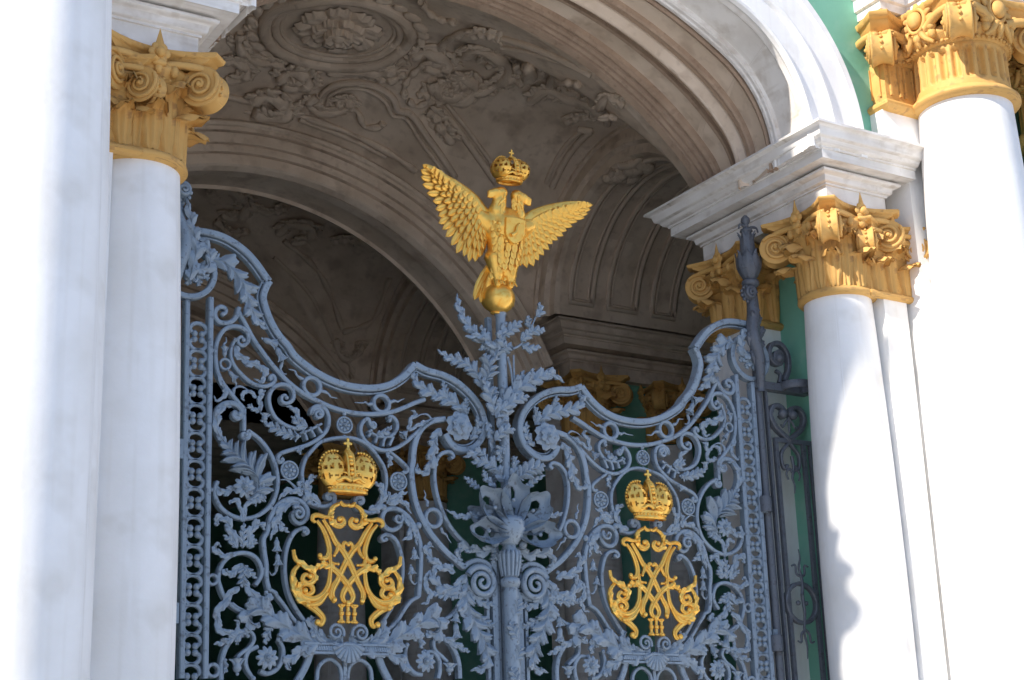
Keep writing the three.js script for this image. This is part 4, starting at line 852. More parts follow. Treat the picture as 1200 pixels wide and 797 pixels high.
// ---------- gilded double-headed eagle ----------
import { MarchingCubes } from 'three/addons/objects/MarchingCubes.js';
function sdfMesh(bones, lo, size, res, k) {              // tapered capsules joined by a smooth minimum
  const mc = new MarchingCubes(res, new THREE.MeshStandardMaterial(), false, false, 120000); mc.isolation = 0;
  const half = res / 2;
  for (let z = 0; z < res; z++) for (let y = 0; y < res; y++) for (let x = 0; x < res; x++) {
    const px = lo[0] + (x / res) * size, py = lo[1] + (y / res) * size, pz = lo[2] + (z / res) * size; let d = 9;
    for (const [a, ra, b, rb, fz] of bones) {
      const f = fz || 1; const bx = b[0] - a[0], by = b[1] - a[1], bz = (b[2] - a[2]) / f, qx = px - a[0], qy = py - a[1], qz = (pz - a[2]) / f;
      const h = clamp((qx * bx + qy * by + qz * bz) / (bx * bx + by * by + bz * bz + 1e-9), 0, 1);
      const e = (Math.hypot(qx - bx * h, qy - by * h, qz - bz * h) - (ra + (rb - ra) * h)) * Math.min(1, f);
      const m = Math.max(k - Math.abs(d - e), 0) / k; d = Math.min(d, e) - m * m * k * .25;
    }
    mc.field[x + y * res + z * res * res] = -d;
  }
  mc.update();
  const n = mc.count ?? mc.geometry.drawRange.count, g = new THREE.BufferGeometry();
  const P = mc.positionArray.slice(0, n * 3), N = mc.normalArray.slice(0, n * 3);
  for (let i = 0; i < n; i++) for (let c = 0; c < 3; c++) P[i * 3 + c] = lo[c] + (P[i * 3 + c] + 1) / 2 * size;
  g.setAttribute('position', new THREE.BufferAttribute(P, 3)); g.setAttribute('normal', new THREE.BufferAttribute(N, 3));
  return g;
}
const eagle = thing('eagle_statue', 'gilded double-headed eagle with spread wings on a golden ball above the gate', 'statue');
eagle.position.set(-.015, 5.765, .06); eagle.rotation.x = rad(11); eagle.scale.set(1, .95, 1);
{
  const bones = [[[0, .26, 0], .085, [0, .46, .01], .115], [[0, .46, .01], .13, [0, .60, .02], .165], [[0, .60, .02], .165, [0, .69, .01], .11]];
  for (const d of [-1, 1]) bones.push([[d * .06, .64, .02], .1, [d * .10, .745, .035], .062], [[d * .10, .745, .035], .062, [d * .092, .83, .045], .046], [[d * .092, .83, .045], .046, [d * .07, .905, .05], .044], [[d * .075, .912, .05], .045, [d * .13, .9, .058], .036],
    [[d * .135, .902, .06], .026, [d * .185, .888, .062], .018], [[d * .185, .888, .062], .018, [d * .206, .843, .062], .006], [[d * .135, .872, .062], .014, [d * .18, .845, .062], .007],
    [[d * .07, .34, .02], .09, [d * .062, .21, .045], .052], [[d * .062, .21, .045], .044, [d * .06, .11, .07], .028], [[d * .10, .60, -.01], .11, [d * .24, .68, -.015], .075]);
  bones.push([[0, .34, -.05], .09, [-.0, .12, -.09], .085, .6], [[0, .12, -.09], .085, [0, .0, -.11], .10, .5]);
  mesh('body', sdfMesh(bones, [-.36, -.15, -.45], 1.15, 112, .028), M.gold, eagle);
  mesh('ball', [ball(0, 0, 0, .135, 40, 28), new THREE.TorusGeometry(.05, .012, 8, 20).rotateX(Math.PI / 2).translate(0, -.128, 0)], M.gold, eagle);
  for (const d of [-1, 1]) for (const q of [-.6, 0, .6, Math.PI]) { const P = smooth3([V3(d * .06, .11, .07), V3(d * .06 + Math.sin(q) * .04, .135, .07 + Math.cos(q) * .035), V3(d * .06 + Math.sin(q) * .062, .105, .075 + Math.cos(q) * .055)], 8); mesh('claw', taperTube(P, t => .017 * (1 - .7 * t), 6), M.gold, eagle); }
  // one feather: cambered blade with a shaft, length 1 along +y
  const fe = (w, cam, ser) => { const f = (u, v, o) => { const b = u * 2 - 1, t = v, wd = w * (.55 + .45 * Math.sin(Math.PI * Math.min(1, t * .8 + .1))) * Math.pow(Math.max(0, 1 - Math.pow(t, 5)), .5) * (1 + ser * Math.sin(t * 30) * Math.abs(b)); return [b * wd, t, cam * (1 - b * b) * (1 - .3 * t) - .035 * Math.sin(Math.PI * t) + o * (1 - Math.pow(t, 3)) + .012 * Math.cos(b * 9)]; };
    return join([gridGeo(8, 12, (u, v) => f(u, v, 0)), gridGeo(4, 8, (u, v) => f(u, v, -.06)), taperTube([V3(0, 0, cam + .01), V3(0, .5, cam * .85 - .02), V3(0, .97, cam * .6)], t => .02 * (1 - .7 * t), 5)]); };
  const fLong = fe(.12, .03, .04), fMid = fe(.19, .045, .03), fShort = fe(.3, .07, .02);
  const rows = {
    '-1': { arm: [[.12, .66], [.21, .71], [.31, .81], [.5, .90], [.68, .955], [.79, .995]], tips: [[.82, 1.0], [.835, .94], [.82, .87], [.775, .79], [.70, .72], [.66, .645], [.635, .58], [.60, .52], [.55, .46], [.48, .385], [.41, .32], [.335, .28], [.255, .28], [.2, .34]] },
    '1': { arm: [[.12, .66], [.18, .68], [.28, .775], [.45, .87], [.63, .935], [.78, .955]], tips: [[.815, .96], [.80, .905], [.76, .85], [.70, .80], [.645, .735], [.59, .68], [.54, .62], [.49, .565], [.44, .51], [.385, .44], [.335, .375], [.275, .32], [.205, .29], [.15, .33]] },
  };
  for (const s of [-1, 1]) {
    const { arm, tips } = rows[s], zw = p => -.02 + .10 * Math.pow(Math.abs(p[0]) / .8, 1.3);
    const A = smooth3(arm.map(p => V3(s * p[0], p[1], zw(p))), 40);
    const wing = mesh('wing', [taperTube(A, t => .085 * (1 - .8 * t), 12, .6), taperTube(A.map(p => p.clone().add(V3(-s * .02, -.045, .0))).slice(0, 32), t => .06 * (1 - .6 * t), 8, .5)], M.gold, eagle);
    const put = (geo, a, b, wsc, lift, roll) => {
      const m = new THREE.Mesh(geo, M.gold); m.name = 'feather'; wing.add(m);
      const L = a.distanceTo(b), y = b.clone().sub(a).normalize(), z = V3(0, 0, 1).addScaledVector(y, -y.z).normalize(), x = V3(0, 0, 0).crossVectors(y, z);
      m.matrix.makeBasis(x, y, z); m.matrix.setPosition(a.x, a.y, a.z + lift); m.matrix.decompose(m.position, m.quaternion, m.scale); m.rotateY(roll); m.scale.set(wsc, L, Math.min(L, .3));
    };
    const n = tips.length, tipAt = x => { const i = clamp(Math.floor(x), 0, n - 2), f = x - i; return V3(s * (tips[i][0] + (tips[i + 1][0] - tips[i][0]) * f), tips[i][1] + (tips[i + 1][1] - tips[i][1]) * f, 0); };
    const row = (cnt, reach, geo, wsc, lift, span) => { for (let i = 0; i < cnt; i++) { const t = i / (cnt - 1), r = A[Math.round((1 - t) * span) + 1].clone(); r.y -= .012; const e = tipAt(t * (n - 1)); e.z = zw([e.x]) + .012; const b = r.clone().lerp(e, reach * (1 + jit(.05))); put(geo, r, b, wsc * (1 + jit(.08)), lift + .002 * (i % 2), s * (.24 + jit(.06))); } };
    row(17, 1, fLong, .42, -.016, 24); row(16, .76, fMid, .23, .004, 26); row(15, .56, fMid, .20, .02, 28); row(15, .40, fShort, .115, .032, 31); row(15, .27, fShort, .10, .042, 34); row(14, .15, fShort, .095, .05, 36);
  }
  // scale-like feathers on necks, breast sides, thighs and tail
  const bf = [];
  const scale = (x, y, z, len, w, ang, ry) => bf.push(fShort.clone().scale(w * 3.2, len, len * .8).rotateZ(ang + Math.PI).rotateY(ry || 0).translate(x, y, z));
  for (const d of [-1, 1]) {
    for (let r = 0; r < 5; r++) for (let c = -1; c <= 1; c++) scale(d * (.085 - .002 * r) + c * .033, .72 + r * .04, .112 - Math.abs(c) * .022 - r * .004, .06, .02, c * .3, c * .6);
    for (let r = 0; r < 5; r++) for (let c = -1; c <= 1; c++) scale(d * .06 + c * .042,   .43 - r * .05, .13 - Math.abs(c) * .03 - r * .009, .085, .028, c * .2, c * .7);
    for (let r = 0; r < 4; r++) { scale(d * (.15 - r * .012), .64 - r * .06, .10, .09, .03, d * .25, d * .8); scale(d * (.10 - r * .008), .50 - r * .05, .15 - r * .006, .08, .028, d * .1, d * .4); scale(d * .03, .46 - r * .05, .155 - r * .012, .08, .028, 0, 0); };
  }
  for (let c = -3; c <= 3; c++) bf.push(fLong.clone().scale(.36, .34, .3).rotateZ(Math.PI + c * .13).translate(c * .02, .28, -.07 + .0 * c));
  mesh('body_feathers', bf, M.gold, eagle);
  for (const d of [-1, 1]) { mesh('eye', [ball(d * .12, .912, .09, .011, 8, 6), ball(d * .12, .912, .022, .011, 8, 6)], M.gold, eagle); mesh('neck_ruff', [0, 1, 2, 3].map(k => taperTube(smooth3([V3(d * .065, .90 - .045 * k, .088), V3(d * (.07 + .03 * (k % 2)), .86 - .045 * k, .098), V3(d * (.075 + .045 * (k % 2)), .82 - .045 * k, .09)], 8), t => .018 * (1 - .7 * t), 6)), M.gold, eagle); }
  // breast shield with relief, chain of medallions
  const sh = new THREE.Shape(); sh.moveTo(-.082, .09); sh.quadraticCurveTo(0, .11, .082, .09); sh.lineTo(.082, -.02); sh.quadraticCurveTo(.075, -.09, 0, -.115); sh.quadraticCurveTo(-.075, -.09, -.082, -.02); sh.closePath();
  const shield = mesh('breast_shield', new THREE.ExtrudeGeometry(sh, { depth: .02, bevelEnabled: true, bevelSize: .008, bevelThickness: .01, bevelSegments: 3 }).translate(0, .575, .165), M.gold, eagle);
  mesh('shield_relief', [taperTube(smooth3([V3(-.04, .52, .2), V3(0, .55, .207), V3(.01, .60, .207), V3(.03, .63, .2)], 10), t => .018 * (1 - .4 * t), 7), ball(.032, .635, .172, .018), taperTube([V3(-.045, .58, .17), V3(.05, .54, .17)], () => .008, 6), ball(-.02, .52, .168, .02)], M.gold, shield);
  for (let i = 0; i < 9; i++) { const a = Math.PI * (.95 + i / 8 * 1.1), m = ball(Math.cos(a) * .115, .60 + Math.sin(a) * .135, .135 - .02 * Math.abs(Math.cos(a)) + .01, .024, 10, 8); mesh('collar_medallion', m, M.gold, eagle); }
  const cr = makeCrown(eagle, .315, .29, .95); cr.position.set(0, 1.005, .04);
}

// ---------- meeting post with foliage ----------
{
  const t = thing('gate_post', 'slender blue-grey meeting post wrapped in iron foliage, carrying the gilded eagle', 'post');
  const add = (n, g) => mesh(n, g, M.iron, t), Z = .055;
  add('pole', [lathe([[.041, 3.8], [.041, 5.62], [.05, 5.63], [.05, 5.66], [.0, 5.66]], 20).translate(0, 0, Z)]);
  add('back_bar', [box(-.085, -.045, .1, 5.62, -.06, -.01), box(-.03, .05, .1, 3.6, -.05, -.01)]);
  add('turned_collar', lathe([[.05, 3.74], [.072, 3.75], [.078, 3.775], [.072, 3.8], [.05, 3.81], [.045, 3.86]], 24).translate(0, 0, Z + .02));
  const fl = []; for (let i = 0; i < 14; i++) { const a = i / 14 * Math.PI * 2; fl.push(taperTube([V3(Math.cos(a) * .06, 3.5, Math.sin(a) * .06), V3(Math.cos(a) * .075, 3.58, Math.sin(a) * .075), V3(Math.cos(a) * .082, 3.66, Math.sin(a) * .082), V3(Math.cos(a) * .07, 3.69, Math.sin(a) * .07)], q => .011 + .007 * q, 6)); }
  add('fluted_urn', [lathe([[.055, 3.49], [.07, 3.6], [.078, 3.67], [.06, 3.71], [.05, 3.74]], 24), ...fl].map(g => g.translate(0, 0, Z + .02)));
  add('turned_collar', lathe([[.05, 3.41], [.074, 3.43], [.08, 3.455], [.074, 3.48], [.052, 3.49]], 24).translate(0, 0, Z + .02));
  add('lower_shaft', lathe([[.06, .1], [.06, 3.35], [.052, 3.41]], 24).translate(0, 0, Z + .02));
  for (let v = 3.3; v > .8; v -= .17) { const d = Math.round(v / .17) % 2 ? 1 : -1; const g = leafGeo([[-d * .03, v - .13], [d * .02, v - .06], [d * .045, v + .02]], 1, .09, 4, 0).translate(0, 0, Z + .07); add('vine_leaf', g); }
  // pierced shell fan
  const petal = (L, W, ang, zt, hole) => {
    const nu = 30, nv = 36, pos = [], idx = [];
    for (const sh of [0, -.012]) for (let i = 0; i <= nu; i++) for (let j = 0; j <= nv; j++) { const b = i / nu * 2 - 1, v = j / nv; const w = W * Math.pow(Math.sin(Math.PI * (.07 + .70 * v)), .8) * (1 + .04 * Math.cos(v * 14) * v), r = L * (.12 + .88 * v) - L * .30 * b * b * v * v * (1 - .25 * Math.cos(b * 6)), x = b * w * .5, z = .04 + zt * v + .03 * b * b * b * b + (v > .88 ? .3 * (v - .88) : 0) - .035 * Math.sin(Math.PI * v) * (1 - b * b) + .03 * Math.pow(Math.abs(b), 6) + sh; pos.push(x * Math.cos(ang) + r * Math.sin(ang), -x * Math.sin(ang) + r * Math.cos(ang), z); }
    const st = (nu + 1) * (nv + 1), H = (i, j) => { const b = i / nu * 2 - 1, v = j / nv; return hole && ((b / .36) ** 2 + ((v - .64) / .14) ** 2 < 1 || (b / .4) ** 2 + ((v - .34) / .09) ** 2 < 1); };
    for (let k = 0; k < 2; k++) for (let i = 0; i < nu; i++) for (let j = 0; j < nv; j++) { if (H(i + .5, j + .5)) continue; const a = k * st + i * (nv + 1) + j, c = a + nv + 1; idx.push(a, c, a + 1, a + 1, c, c + 1); }
    const g = new THREE.BufferGeometry(); g.setAttribute('position', new THREE.Float32BufferAttribute(pos, 3)); g.setIndex(idx); g.computeVertexNormals();
    return join([g, ball(Math.sin(ang) * L * .56, Math.cos(ang) * L * .56, .07 + zt * .3, .016)]).translate(0, 3.82, Z + .03);
  };
  for (const [L, W, a, zt] of [[.47, .27, 0, .03], [.46, .26, -.74, .04], [.46, .26, .74, .04], [.42, .22, -1.55, .04], [.42, .22, 1.55, .04]]) add('shell_petal', petal(L, W, a, zt, true));
  for (const [L, W, a, zt] of [[.42, .2, -1.1, -.06], [.42, .2, 1.1, -.06], [.38, .16, -.4, -.07]]) add('shell_petal', petal(L, W, a, zt, false));
  add('shell_heart', lathe([[.06, -.1], [.1, -.06], [.125, .0], [.12, .06], [.1, .1], [.0, .1]], 24).scale(1, 1, .8).translate(0, 3.86, Z + .05));
  SPRAY.forEach(([W, n, a], i) => add('acanthus_leaf', leafGeo(pairs(a), 1, W * .98, n, .0).translate(0, 0, Z + .03 + .02 * (i % 3))));
  for (const a of STEMS) add('stem', taperTube(smooth3(pairs(a).map(p => V3(p[0], p[1], Z + .04)), 16), q => .011 * (1 - .3 * q), 7));
  for (const d of [-1, 1]) add('knob', ball(d * .125, 3.755, Z + .02, .035));
}
// ---------- hinge posts with finials ----------
for (const s of [1, -1]) {
  const t = thing('hinge_post', s > 0 ? 'dark iron hinge post with leafy pointed finial before the weathered capital' : 'iron hinge post with beaded scroll knob, mostly hidden behind the shaded column', 'post');
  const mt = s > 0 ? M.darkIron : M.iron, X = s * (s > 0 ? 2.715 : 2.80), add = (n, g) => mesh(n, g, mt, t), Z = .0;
  add('pole', lathe([[.036, .0], [.036, 5.75], [.05, 5.78]], 18).translate(X, 0, Z));
  const L = (pl, W, n, z) => leafGeo(pl, s, W, n, z);
  add('stalk', taperTube(smooth3([V3(X + s * .0, 5.3, .05), V3(X - s * .05, 5.6, .11), V3(X - s * .09, 5.8, .1), V3(X - s * .03, 6.02, .06), V3(X - s * .005, 6.3, .03)], 24), q => .035 + .02 * Math.sin(q * Math.PI) + .012 * q, 10));
  add('acanthus_leaf', L([[2.66, 5.5], [2.62, 5.75], [2.66, 5.95], [2.70, 6.15]], .12, 5, .1));
  add('acanthus_leaf', L([[2.72, 5.6], [2.75, 5.8], [2.73, 6.0], [2.70, 6.2]], .1, 5, .05));
  const kb = spiralPts(0, 0, .062, .01, 0, 2, 40).map((p, i) => V3(X - s * .075 + s * p.x, 6.2 + p.y, .1 + .03 * i / 40)); const bd = []; for (let i = 0; i < 11; i++) { const a = i / 11 * Math.PI * 2; bd.push(ball(X - s * .075 + Math.cos(a) * .07, 6.2 + Math.sin(a) * .07, .06, .018, 8, 6)); }
  add('scroll_knob', [taperTube(kb, q => .02 * (1 - .5 * q), 7), ball(X - s * .075, 6.2, .06, .06), ...bd]);
  add('collar', lathe([[.05, 6.28], [.075, 6.3], [.082, 6.325], [.075, 6.35], [.05, 6.36]], 22).translate(X, 0, .02));
  const bulb = [lathe([[.05, 6.36], [.08, 6.44], [.092, 6.52], [.08, 6.6], [.072, 6.66], [.052, 6.78], [.045, 6.82], [.06, 6.83], [.055, 6.85], [.025, 6.86], [.025, 6.9], [.045, 6.93], [.04, 6.96], [.015, 6.99], [.0, 7.0]], 22)];
  add('finial', bulb.map(g => g.translate(X, 0, .02)));
  for (let i = 0; i < 8; i++) { const a = i / 8 * Math.PI * 2; const pet = (L, w, prof) => gridGeo(6, 10, (u, v) => { const b = u * 2 - 1, ww = w * Math.pow(Math.sin(Math.PI * (.18 + .82 * v)), .7) * (1 + .12 * Math.sin(v * 20) * Math.abs(b)); return [b * ww, v * L, prof(v) + .014 * (1 - Math.abs(b))]; }); add('bulb_leaf', pet(.27, .05, v => .045 + .058 * Math.sin(Math.PI * Math.min(1, v * .9)) + .05 * Math.pow(v, 5)).rotateY(a).translate(X, 6.36, .02)); add('bulb_leaf', pet(.26, .034, v => .072 - .03 * v + .04 * Math.pow(v, 6)).rotateY(a + .39).translate(X, 6.56, .02)); }
  for (const d of [-1, 1]) add('hook_leaf', taperTube(smooth3([V3(X, 6.83, .02), V3(X + d * .05, 6.875, .04), V3(X + d * .1, 6.87, .05), V3(X + d * .115, 6.83, .05)], 10), q => .018 * (1 - .6 * q), 6));
}
// ---------- fixed iron side panel on the right ----------
{
  const t = thing('side_railing', 'dark iron side railing with heart scroll and spear ring between post and column', 'railing');
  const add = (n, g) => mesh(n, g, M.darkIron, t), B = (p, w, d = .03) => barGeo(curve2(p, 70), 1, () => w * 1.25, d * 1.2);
  add('clamp_band', [box(2.66, 3.3, 5.33, 5.4, -.045, .045)]);
  add('clamp_ring', lathe([[.12, 5.34], [.145, 5.34], [.145, 5.41], [.12, 5.41], [.12, 5.34]], 28).translate(3.1, 0, .08));
  for (const [u, w] of [[2.80, .026], [2.875, .036], [3.2, .036], [3.28, .026]]) add('upright', box(u - w / 2, u + w / 2, .1, u < 2.85 ? 5.33 : 4.87, -.018, .018));
  add('top_rail', box(2.86, 3.32, 4.86, 4.9, -.02, .02));
  for (const d of [-1, 1]) {
    const X = 3.035;
    add('heart_scroll', B([[X + d * .075, 5.12], [X + d * .05, 5.10], [X + d * .03, 5.14], [X + d * .07, 5.19], [X + d * .15, 5.19], [X + d * .2, 5.11], [X + d * .16, 5.01], [X + d * .06, 4.93], [X, 4.89]], .034, .05));
    add('heart_scroll', B([[X + d * .04, 4.66], [X + d * .07, 4.62], [X + d * .10, 4.66], [X + d * .1, 4.76], [X + d * .03, 4.84], [X, 4.87]], .022));
    add('heart_knob', ball(X + d * .06, 5.125, .02, .045));
    add('curl', taperTube(smooth3([V3(X, 5.08, .02), V3(X + d * .04, 5.05, .02), V3(X + d * .075, 5.0, .02), V3(X + d * .1, 5.02, .02)], 10), q => .014 * (1 - .4 * q), 6));
    add('curl', taperTube(smooth3([V3(X, 4.58, .02), V3(X + d * .04, 4.62, .02), V3(X + d * .08, 4.57, .02), V3(X + d * .06, 4.52, .02)], 10), q => .014 * (1 - .4 * q), 6));
    add('curl', taperTube(smooth3([V3(3.02, 3.66, .02), V3(3.02 + d * .045, 3.68, .02), V3(3.02 + d * .055, 3.76, .02), V3(3.02 + d * .095, 3.75, .02)], 10), q => .014 * (1 - .4 * q), 6));
    add('curl', taperTube(smooth3([V3(3.02, 3.2, .02), V3(3.02 + d * .045, 3.16, .02), V3(3.02 + d * .055, 3.09, .02), V3(3.02 + d * .095, 3.1, .02)], 10), q => .014 * (1 - .4 * q), 6));
    add('curl', ball(3.02 + d * .045, 3.43, .01, .022));
  }
  const sp = (x, y0, y1) => taperTube(smooth3([V3(x, y0, .02), V3(x + .012, y0 + (y1 - y0) * .3, .02), V3(x - .012, y0 + (y1 - y0) * .6, .02), V3(x + .008, y0 + (y1 - y0) * .8, .02), V3(x, y1, .02)], 16), q => .017 * (1 - .7 * q), 7);
  add('spear', sp(3.035, 4.74, 4.40)); add('spear', sp(3.02, 3.5, 3.9)); add('spear', sp(3.02, 3.5, 2.95)); add('spear', taperTube([V3(3.035, 5.1, .02), V3(3.035, 4.95, .02)], () => .012, 6));
  const rp = []; for (let i = 0; i <= 40; i++) { const q = i / 40 * Math.PI * 2; rp.push([3.02 + .17 * Math.cos(q), 3.43 + .17 * Math.sin(q)]); } add('ring', barGeo(rp, 1, () => .034, .05));
  add('bracket_scroll', B([[2.98, 5.63], [2.95, 5.62], [2.95, 5.68], [3.0, 5.71], [3.03, 5.66], [3.0, 5.6], [2.93, 5.6], [2.88, 5.68], [2.92, 5.77], [3.02, 5.79], [3.1, 5.7], [3.1, 5.56], [3.04, 5.44]], .034, .05));
  add('bracket_scroll', B([[2.95, 5.53], [3.0, 5.5], [2.98, 5.42]], .022)); add('heart_knob', ball(2.985, 5.645, .02, .045));
  for (const v of [.3, 1.6, 3.0, 4.2]) add('hinge', lathe([[.05, v], [.055, v + .01], [.055, v + .13], [.05, v + .14]], 14).translate(2.665, 0, .045));
}

// ---------- vestibule behind the gate ----------
function vaultY(x, z, zc) {
  const ax = 3.92 * 3.92 - x * x, a = ax > 0 ? 5.27 + Math.sqrt(ax) - 7.42 : -1, zt = (z - zc) / 1.82, b = 1.75 * Math.sqrt(Math.max(0, 1 - zt * zt)), xi = Math.min(1, Math.abs(x) / 3.4);
  return 7.42 + Math.max(a, b, 0) + .5 * (1 - xi * xi) * Math.max(0, 1 - zt * zt);
}
function vaultPt(x, z, zc, off) {
  const e = .02, y = vaultY(x, z, zc), n = V3(vaultY(x + e, z, zc) - vaultY(x - e, z, zc), -2 * e, vaultY(x, z + e, zc) - vaultY(x, z - e, zc)).normalize();
  return V3(x, y, z).addScaledVector(n, off);
}
const vaultParts = (zc, label) => {
  const t = thing('vestibule_vault', label, 'vault');
  mesh('vault_shell', gridGeo(120, 90, (u, v) => { const x = -3.62 + 7.24 * u, z = zc - 1.82 + 3.64 * (.5 - .5 * Math.cos(Math.PI * v)); return [x, vaultY(x, z, zc), z]; }), M.taupe, t);
  return t;
};
const bay1 = vaultParts(-2.9, 'taupe stucco groin vault with round rosette medallion just inside the arch');
const bay2 = vaultParts(-7.3, 'darker stucco vault beyond the inner cross arch');
for (const [r0, b, a] of STUCCO) { const r = r0 * 1.5;
  const zc = b === 1 ? -2.9 : -7.3, t = b === 1 ? bay1 : bay2;
  const P = smooth3(pairs(a).map(([x, z]) => V3(x, 0, z)), clamp(pairs(a).length * 7, 12, 70)).map(p => vaultPt(p.x, p.z, zc, r * .55));
  const g = [taperTube(P, q => r * (r < .045 ? 1 : .8 + .25 * Math.sin(q * 22)) * (r > .05 ? Math.sin(Math.PI * (.12 + .8 * q)) * .4 + .7 : 1), 7)];
  if (r > .047) { // leafy relief along the scroll
    for (let i = 2; i < P.length - 2; i += 1) for (const d of [-1, 1]) { const T = P[i + 1].clone().sub(P[i - 1]).normalize(), S = V3(0, 0, 0).crossVectors(T, V3(0, 1, 0)).normalize(); const q = P[i].clone().addScaledVector(S, d * r * (.9 + .7 * rnd())).addScaledVector(T, r * (rnd() - .2)); g.push(new THREE.SphereGeometry(r * (.42 + .35 * rnd()), 7, 5).scale(1.6, .55, .7).rotateY(rnd() * 3).translate(q.x, q.y + .01, q.z)); }
  }
  mesh(r < .047 ? 'panel_moulding' : 'stucco_scroll', g, M.taupe, t);
}
{ // medallion
  const zc = -2.9, cz = -2.98, ringAt = (R, r) => { const P = []; for (let i = 0; i <= 64; i++) { const a = i / 64 * Math.PI * 2; P.push(vaultPt(R * Math.cos(a), cz + R * .92 * Math.sin(a), zc, r * .3)); } return taperTube(P, () => r, 8); };
  const m = mesh('medallion', [ringAt(.77, .07), ringAt(.66, .045), ringAt(.60, .022)], M.taupe, bay1);
  for (const [R, n, L, W, off, nm] of [[.2, 8, .38, .135, .05, 'petal'], [.1, 8, .26, .085, .1, 'petal'], [.04, 6, .15, .075, .15, 'petal']]) for (let i = 0; i < n; i++) {
    const a = (i + (R > .15 ? .5 : 0)) / n * Math.PI * 2;
    mesh(nm, gridGeo(10, 10, (u, v) => { const b = u * 2 - 1, rr = R * .5 + L * v * 1.0 * (1 - .12 * b * b + .05 * Math.cos(b * 8) * v), w = W * (.3 + .75 * Math.sin(Math.PI * Math.min(1, .12 + v * .62))), q = b * w, x = rr * Math.cos(a) - q * Math.sin(a), z = rr * Math.sin(a) + q * Math.cos(a); const p = vaultPt(x, cz + z * .92, zc, off + .05 * v * v + .03 * Math.abs(Math.sin(b * 4)) * (1 - v * .5) * .6 + (v > .92 || Math.abs(b) > .95 ? -off - .03 : 0)); return [p.x, p.y, p.z]; }), M.taupe, m);
  }
  mesh('boss', [new THREE.SphereGeometry(.07, 14, 10).translate(...vaultPt(0, cz, zc, .14).toArray())], M.taupe, m);
  for (let i = 0; i < 26; i++) { const a = i / 26 * Math.PI * 2, p = vaultPt(.9 * Math.cos(a), cz + .84 * Math.sin(a), zc, .01); mesh('stucco_leaf', new THREE.SphereGeometry(.055 + .03 * rnd(), 8, 6).scale(1.5, .5, .8).rotateY(-a + 1.2).translate(p.x, p.y, p.z), M.taupe, m); }
}
// cross arches (front face ring, mouldings, soffit)
function segArch(label, z0, z1, c, R, w) {
  const t = thing('cross_arch', label, 'arch');
  const prof = [[z0, .08], [z0 + .10, .075], [z0 + .12, .05], [z0 + .10, .02], [z0 + .07, .01], [z0 + .07, -.03], [z0 + .01, -.035], [z0 + .01, -.05], [z0 + .05, -.055], [z0 + .05, -.17], [z0 + .0, -.175], [z0, -.195], [z0 + .03, -.2], [z0 + .03, -.27], [z0 - .03, -.275], [z0 - .03, -.29], [z0 + .0, -.295], [z0, -w + .02], [z0 - .02, -w], [z0 - .09, -w - .03], [z0 - .10, -w + .03], [z0 - .14, -w + .03], [z0 - .15, -w - .01], [z0 - .3, -w - .01], [z0 - .31, -w + .04], [z1 + .08, -w + .02], [z1 + .06, -w - .02], [z1, -w], [z1, .06]];
  const rows = []; for (let i = 0; i <= 80; i++) { const x0 = Math.asin(3.3 / R), a = -x0 * 1.12 + 2 * 1.12 * x0 * i / 80; rows.push(prof.map(([z, o]) => [(R + o) * Math.sin(a), c + (R + o) * Math.cos(a), z])); }
  mesh('voussoir_band', strips(rows, false, false), M.taupe, t); return t;
}
segArch('broad moulded taupe cross arch spanning the vestibule behind the eagle', -4.7, -5.45, 5.27, 3.86, .42);
segArch('farthest moulded cross arch at the dark end of the vestibule', -9.1, -9.7, 5.27, 3.86, .42);
// side arches with panelled barrel soffits
function sideArch(s, zc, label) {
  const t = thing('side_arch', label, 'arch');
  const arcZ = (a, r) => [zc + r * Math.cos(a), 7.42 + r * .965 * Math.sin(a)];
  const prof = [[3.44, 1.86], [3.40, 1.85], [3.40, 1.78], [3.44, 1.77], [3.44, 1.66], [3.40, 1.65], [3.40, 1.58], [3.46, 1.55], [3.46, 1.44], [3.52, 1.42], [7.2, 1.42]];
  const rows = []; for (let i = 0; i <= 56; i++) { const a = Math.PI * i / 56; rows.push(prof.map(([x, r]) => { const [z, y] = arcZ(a, r); return [s * x, y, z]; })); }
  mesh('arch_band', strips(rows, false, false), M.taupe, t);
  for (const [x0, x1] of [[3.66, 3.98], [4.2, 4.62], [4.86, 5.2]]) for (const [w, r] of [[0, .035], [.06, .018]]) {
    const P = []; const a0 = .12 + w * .5, a1 = Math.PI - .12 - w * .5; const q = (x, a) => { const [z, y] = arcZ(a, 1.41); return V3(s * x, y, z); };
    P.push(q(x0 + w, a0)); for (let i = 0; i <= 40; i++) P.push(q(x0 + w, a0 + (a1 - a0) * i / 40)); for (let i = 0; i <= 40; i++) P.push(q(x1 - w, a1 - (a1 - a0) * i / 40)); P.push(q(x0 + w, a0));
    mesh('panel_frame', taperTube(P, () => r, 5), M.taupe, t);
  }
  const [kz, ky] = arcZ(Math.PI * .52, 1.5); const g = []; for (let i = 0; i < 40; i++) g.push(new THREE.SphereGeometry(.05 + .05 * rnd(), 8, 6).scale(1, .7, 1).translate(s * (3.55 + rnd() * .25), ky - .08 - .06 * rnd(), kz + jit(.26)));
  for (const d of [-1, 1]) g.push(taperTube(smooth3([V3(s * 3.5, ky - .08, kz + d * .05), V3(s * 3.55, ky - .13, kz + d * .22), V3(s * 3.6, ky - .06, kz + d * .36), V3(s * 3.66, ky - .02, kz + d * .26)], 14), q => .05 * (1 - .5 * q), 7));
  mesh('shell_keystone', g, M.taupe, t);
}
sideArch(1, -2.9, 'tall taupe side arch with long panels and shell keystone behind the white entablature');
sideArch(-1, -2.9, 'taupe side arch on the hidden side of the vestibule behind the shaded column');
sideArch(1, -7.3, 'dark side arch at the back of the vestibule, beyond the cross arch');
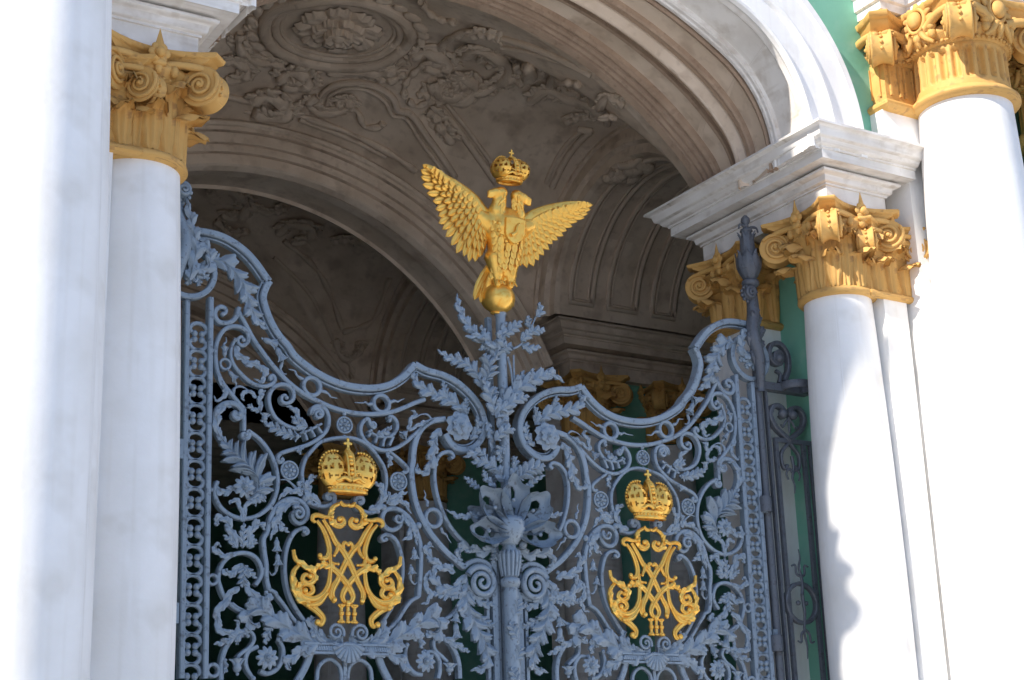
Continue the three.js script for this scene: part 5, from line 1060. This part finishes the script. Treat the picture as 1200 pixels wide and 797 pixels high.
// inner piers: walls, entablatures, columns
const lowP = entLow, topP = entTop;
for (const s of [1, -1]) for (const [z0, z1] of [[-4.78, -5.4], [-9.2, -9.8]]) {
  const near = z0 > -6, where = (near ? 'near' : 'far') + (s > 0 ? ' right' : ' left');
  const t = thing('inner_pier', { 'near right': 'taupe vestibule pier with green wall behind the right gate leaf', 'near left': 'dark vestibule pier behind the left gate leaf', 'far right': 'back pier carrying the farthest cross arch behind the meeting post', 'far left': 'back pier in the darkest corner of the vestibule' }[where], 'pier');
  mesh('wall', box(s * 3.98, s * 7.6, 0, 6.9, z1 + .02, z0 - .12), M.green, t);
  mesh('upper_wall', box(s * 3.5, s * 7.6, 7.4, 10.4, z1 + .05, z0 - .04), M.taupe, t);
  mesh('architrave', sweepProfile([[7.4, z1 - .05], [3.95, z1 - .05], [3.95, z0], [7.4, z0]], lowP, s), M.taupe, t);
  mesh('cornice', sweepProfile([[7.4, z1 - .05], [3.95, z1 - .05], [3.95, z0], [7.4, z0]], topP, s), M.taupe, t);
  mesh('jamb', box(s * 3.95, s * 4.12, 0, 6.86, z1 - .02, z0 - .05), M.dirty, t);
}
const innerSpots = [[4.2, -4.86, 'inner white column with dull ochre capital, the one next to the meeting post foliage'], [5.42, -4.86, 'inner white column with dull ochre capital, farther from the meeting post'], [4.27, -9.05, 'inner column at the back of the vestibule, seen through the harp-shaped scroll'], [3.12, -9.45, 'grey inner column seen through the left monogram at the dark end of the vestibule']];
for (const [x, z, label] of innerSpots) { const t = thing('inner_column', label, 'column', 'columns inside the vestibule'); t.position.set(x, 0, z); mesh('shaft', lathe(shaftProf(.36, .3, 1.3, 6.06), 40), M.dirty, t); mesh('base', lathe(baseProf(.36), 32), M.dirty, t); leafyCapital(t, .27, 6.08); }
{
  const t = thing('vestibule_walls', 'plain plaster walls closing the vestibule behind the gate', 'wall');
  mesh('back_wall', box(-4.6, 4.6, 0, 8, -26.4, -26), M.taupe, t);
  mesh('passage_ceiling', box(-4.6, 4.6, 7.3, 7.7, -26, -9.75), M.taupe, t); mesh('end_wall', box(-8, 8, 7.3, 10.8, -10.2, -9.75), M.taupe, t);
  for (const s of [1, -1]) { mesh('passage_wall', box(s * 4.2, s * 4.6, 0, 7.3, -26, -9.82), M.green, t); mesh('end_wall', box(s * 4.6, s * 8, 0, 7.3, -10.2, -9.82), M.taupe, t); }
  for (const s of [1, -1]) mesh('side_wall', box(s * 7.5, s * 7.9, 0, 10.8, -10.2, -1.0), M.green, t);
  mesh('ceiling_slab', box(-14, 14, 10.4, 11, -10.2, .9), M.taupe, t);
  for (const s of [1, -1]) mesh('front_wall', box(s * 3.6, s * 7.9, 0, 10.4, -1.35, -.92), M.dirty, t);
}

scene.traverse(o => { if (o.isMesh) { o.castShadow = true; o.receiveShadow = true; } });
renderer.render(scene, camera);
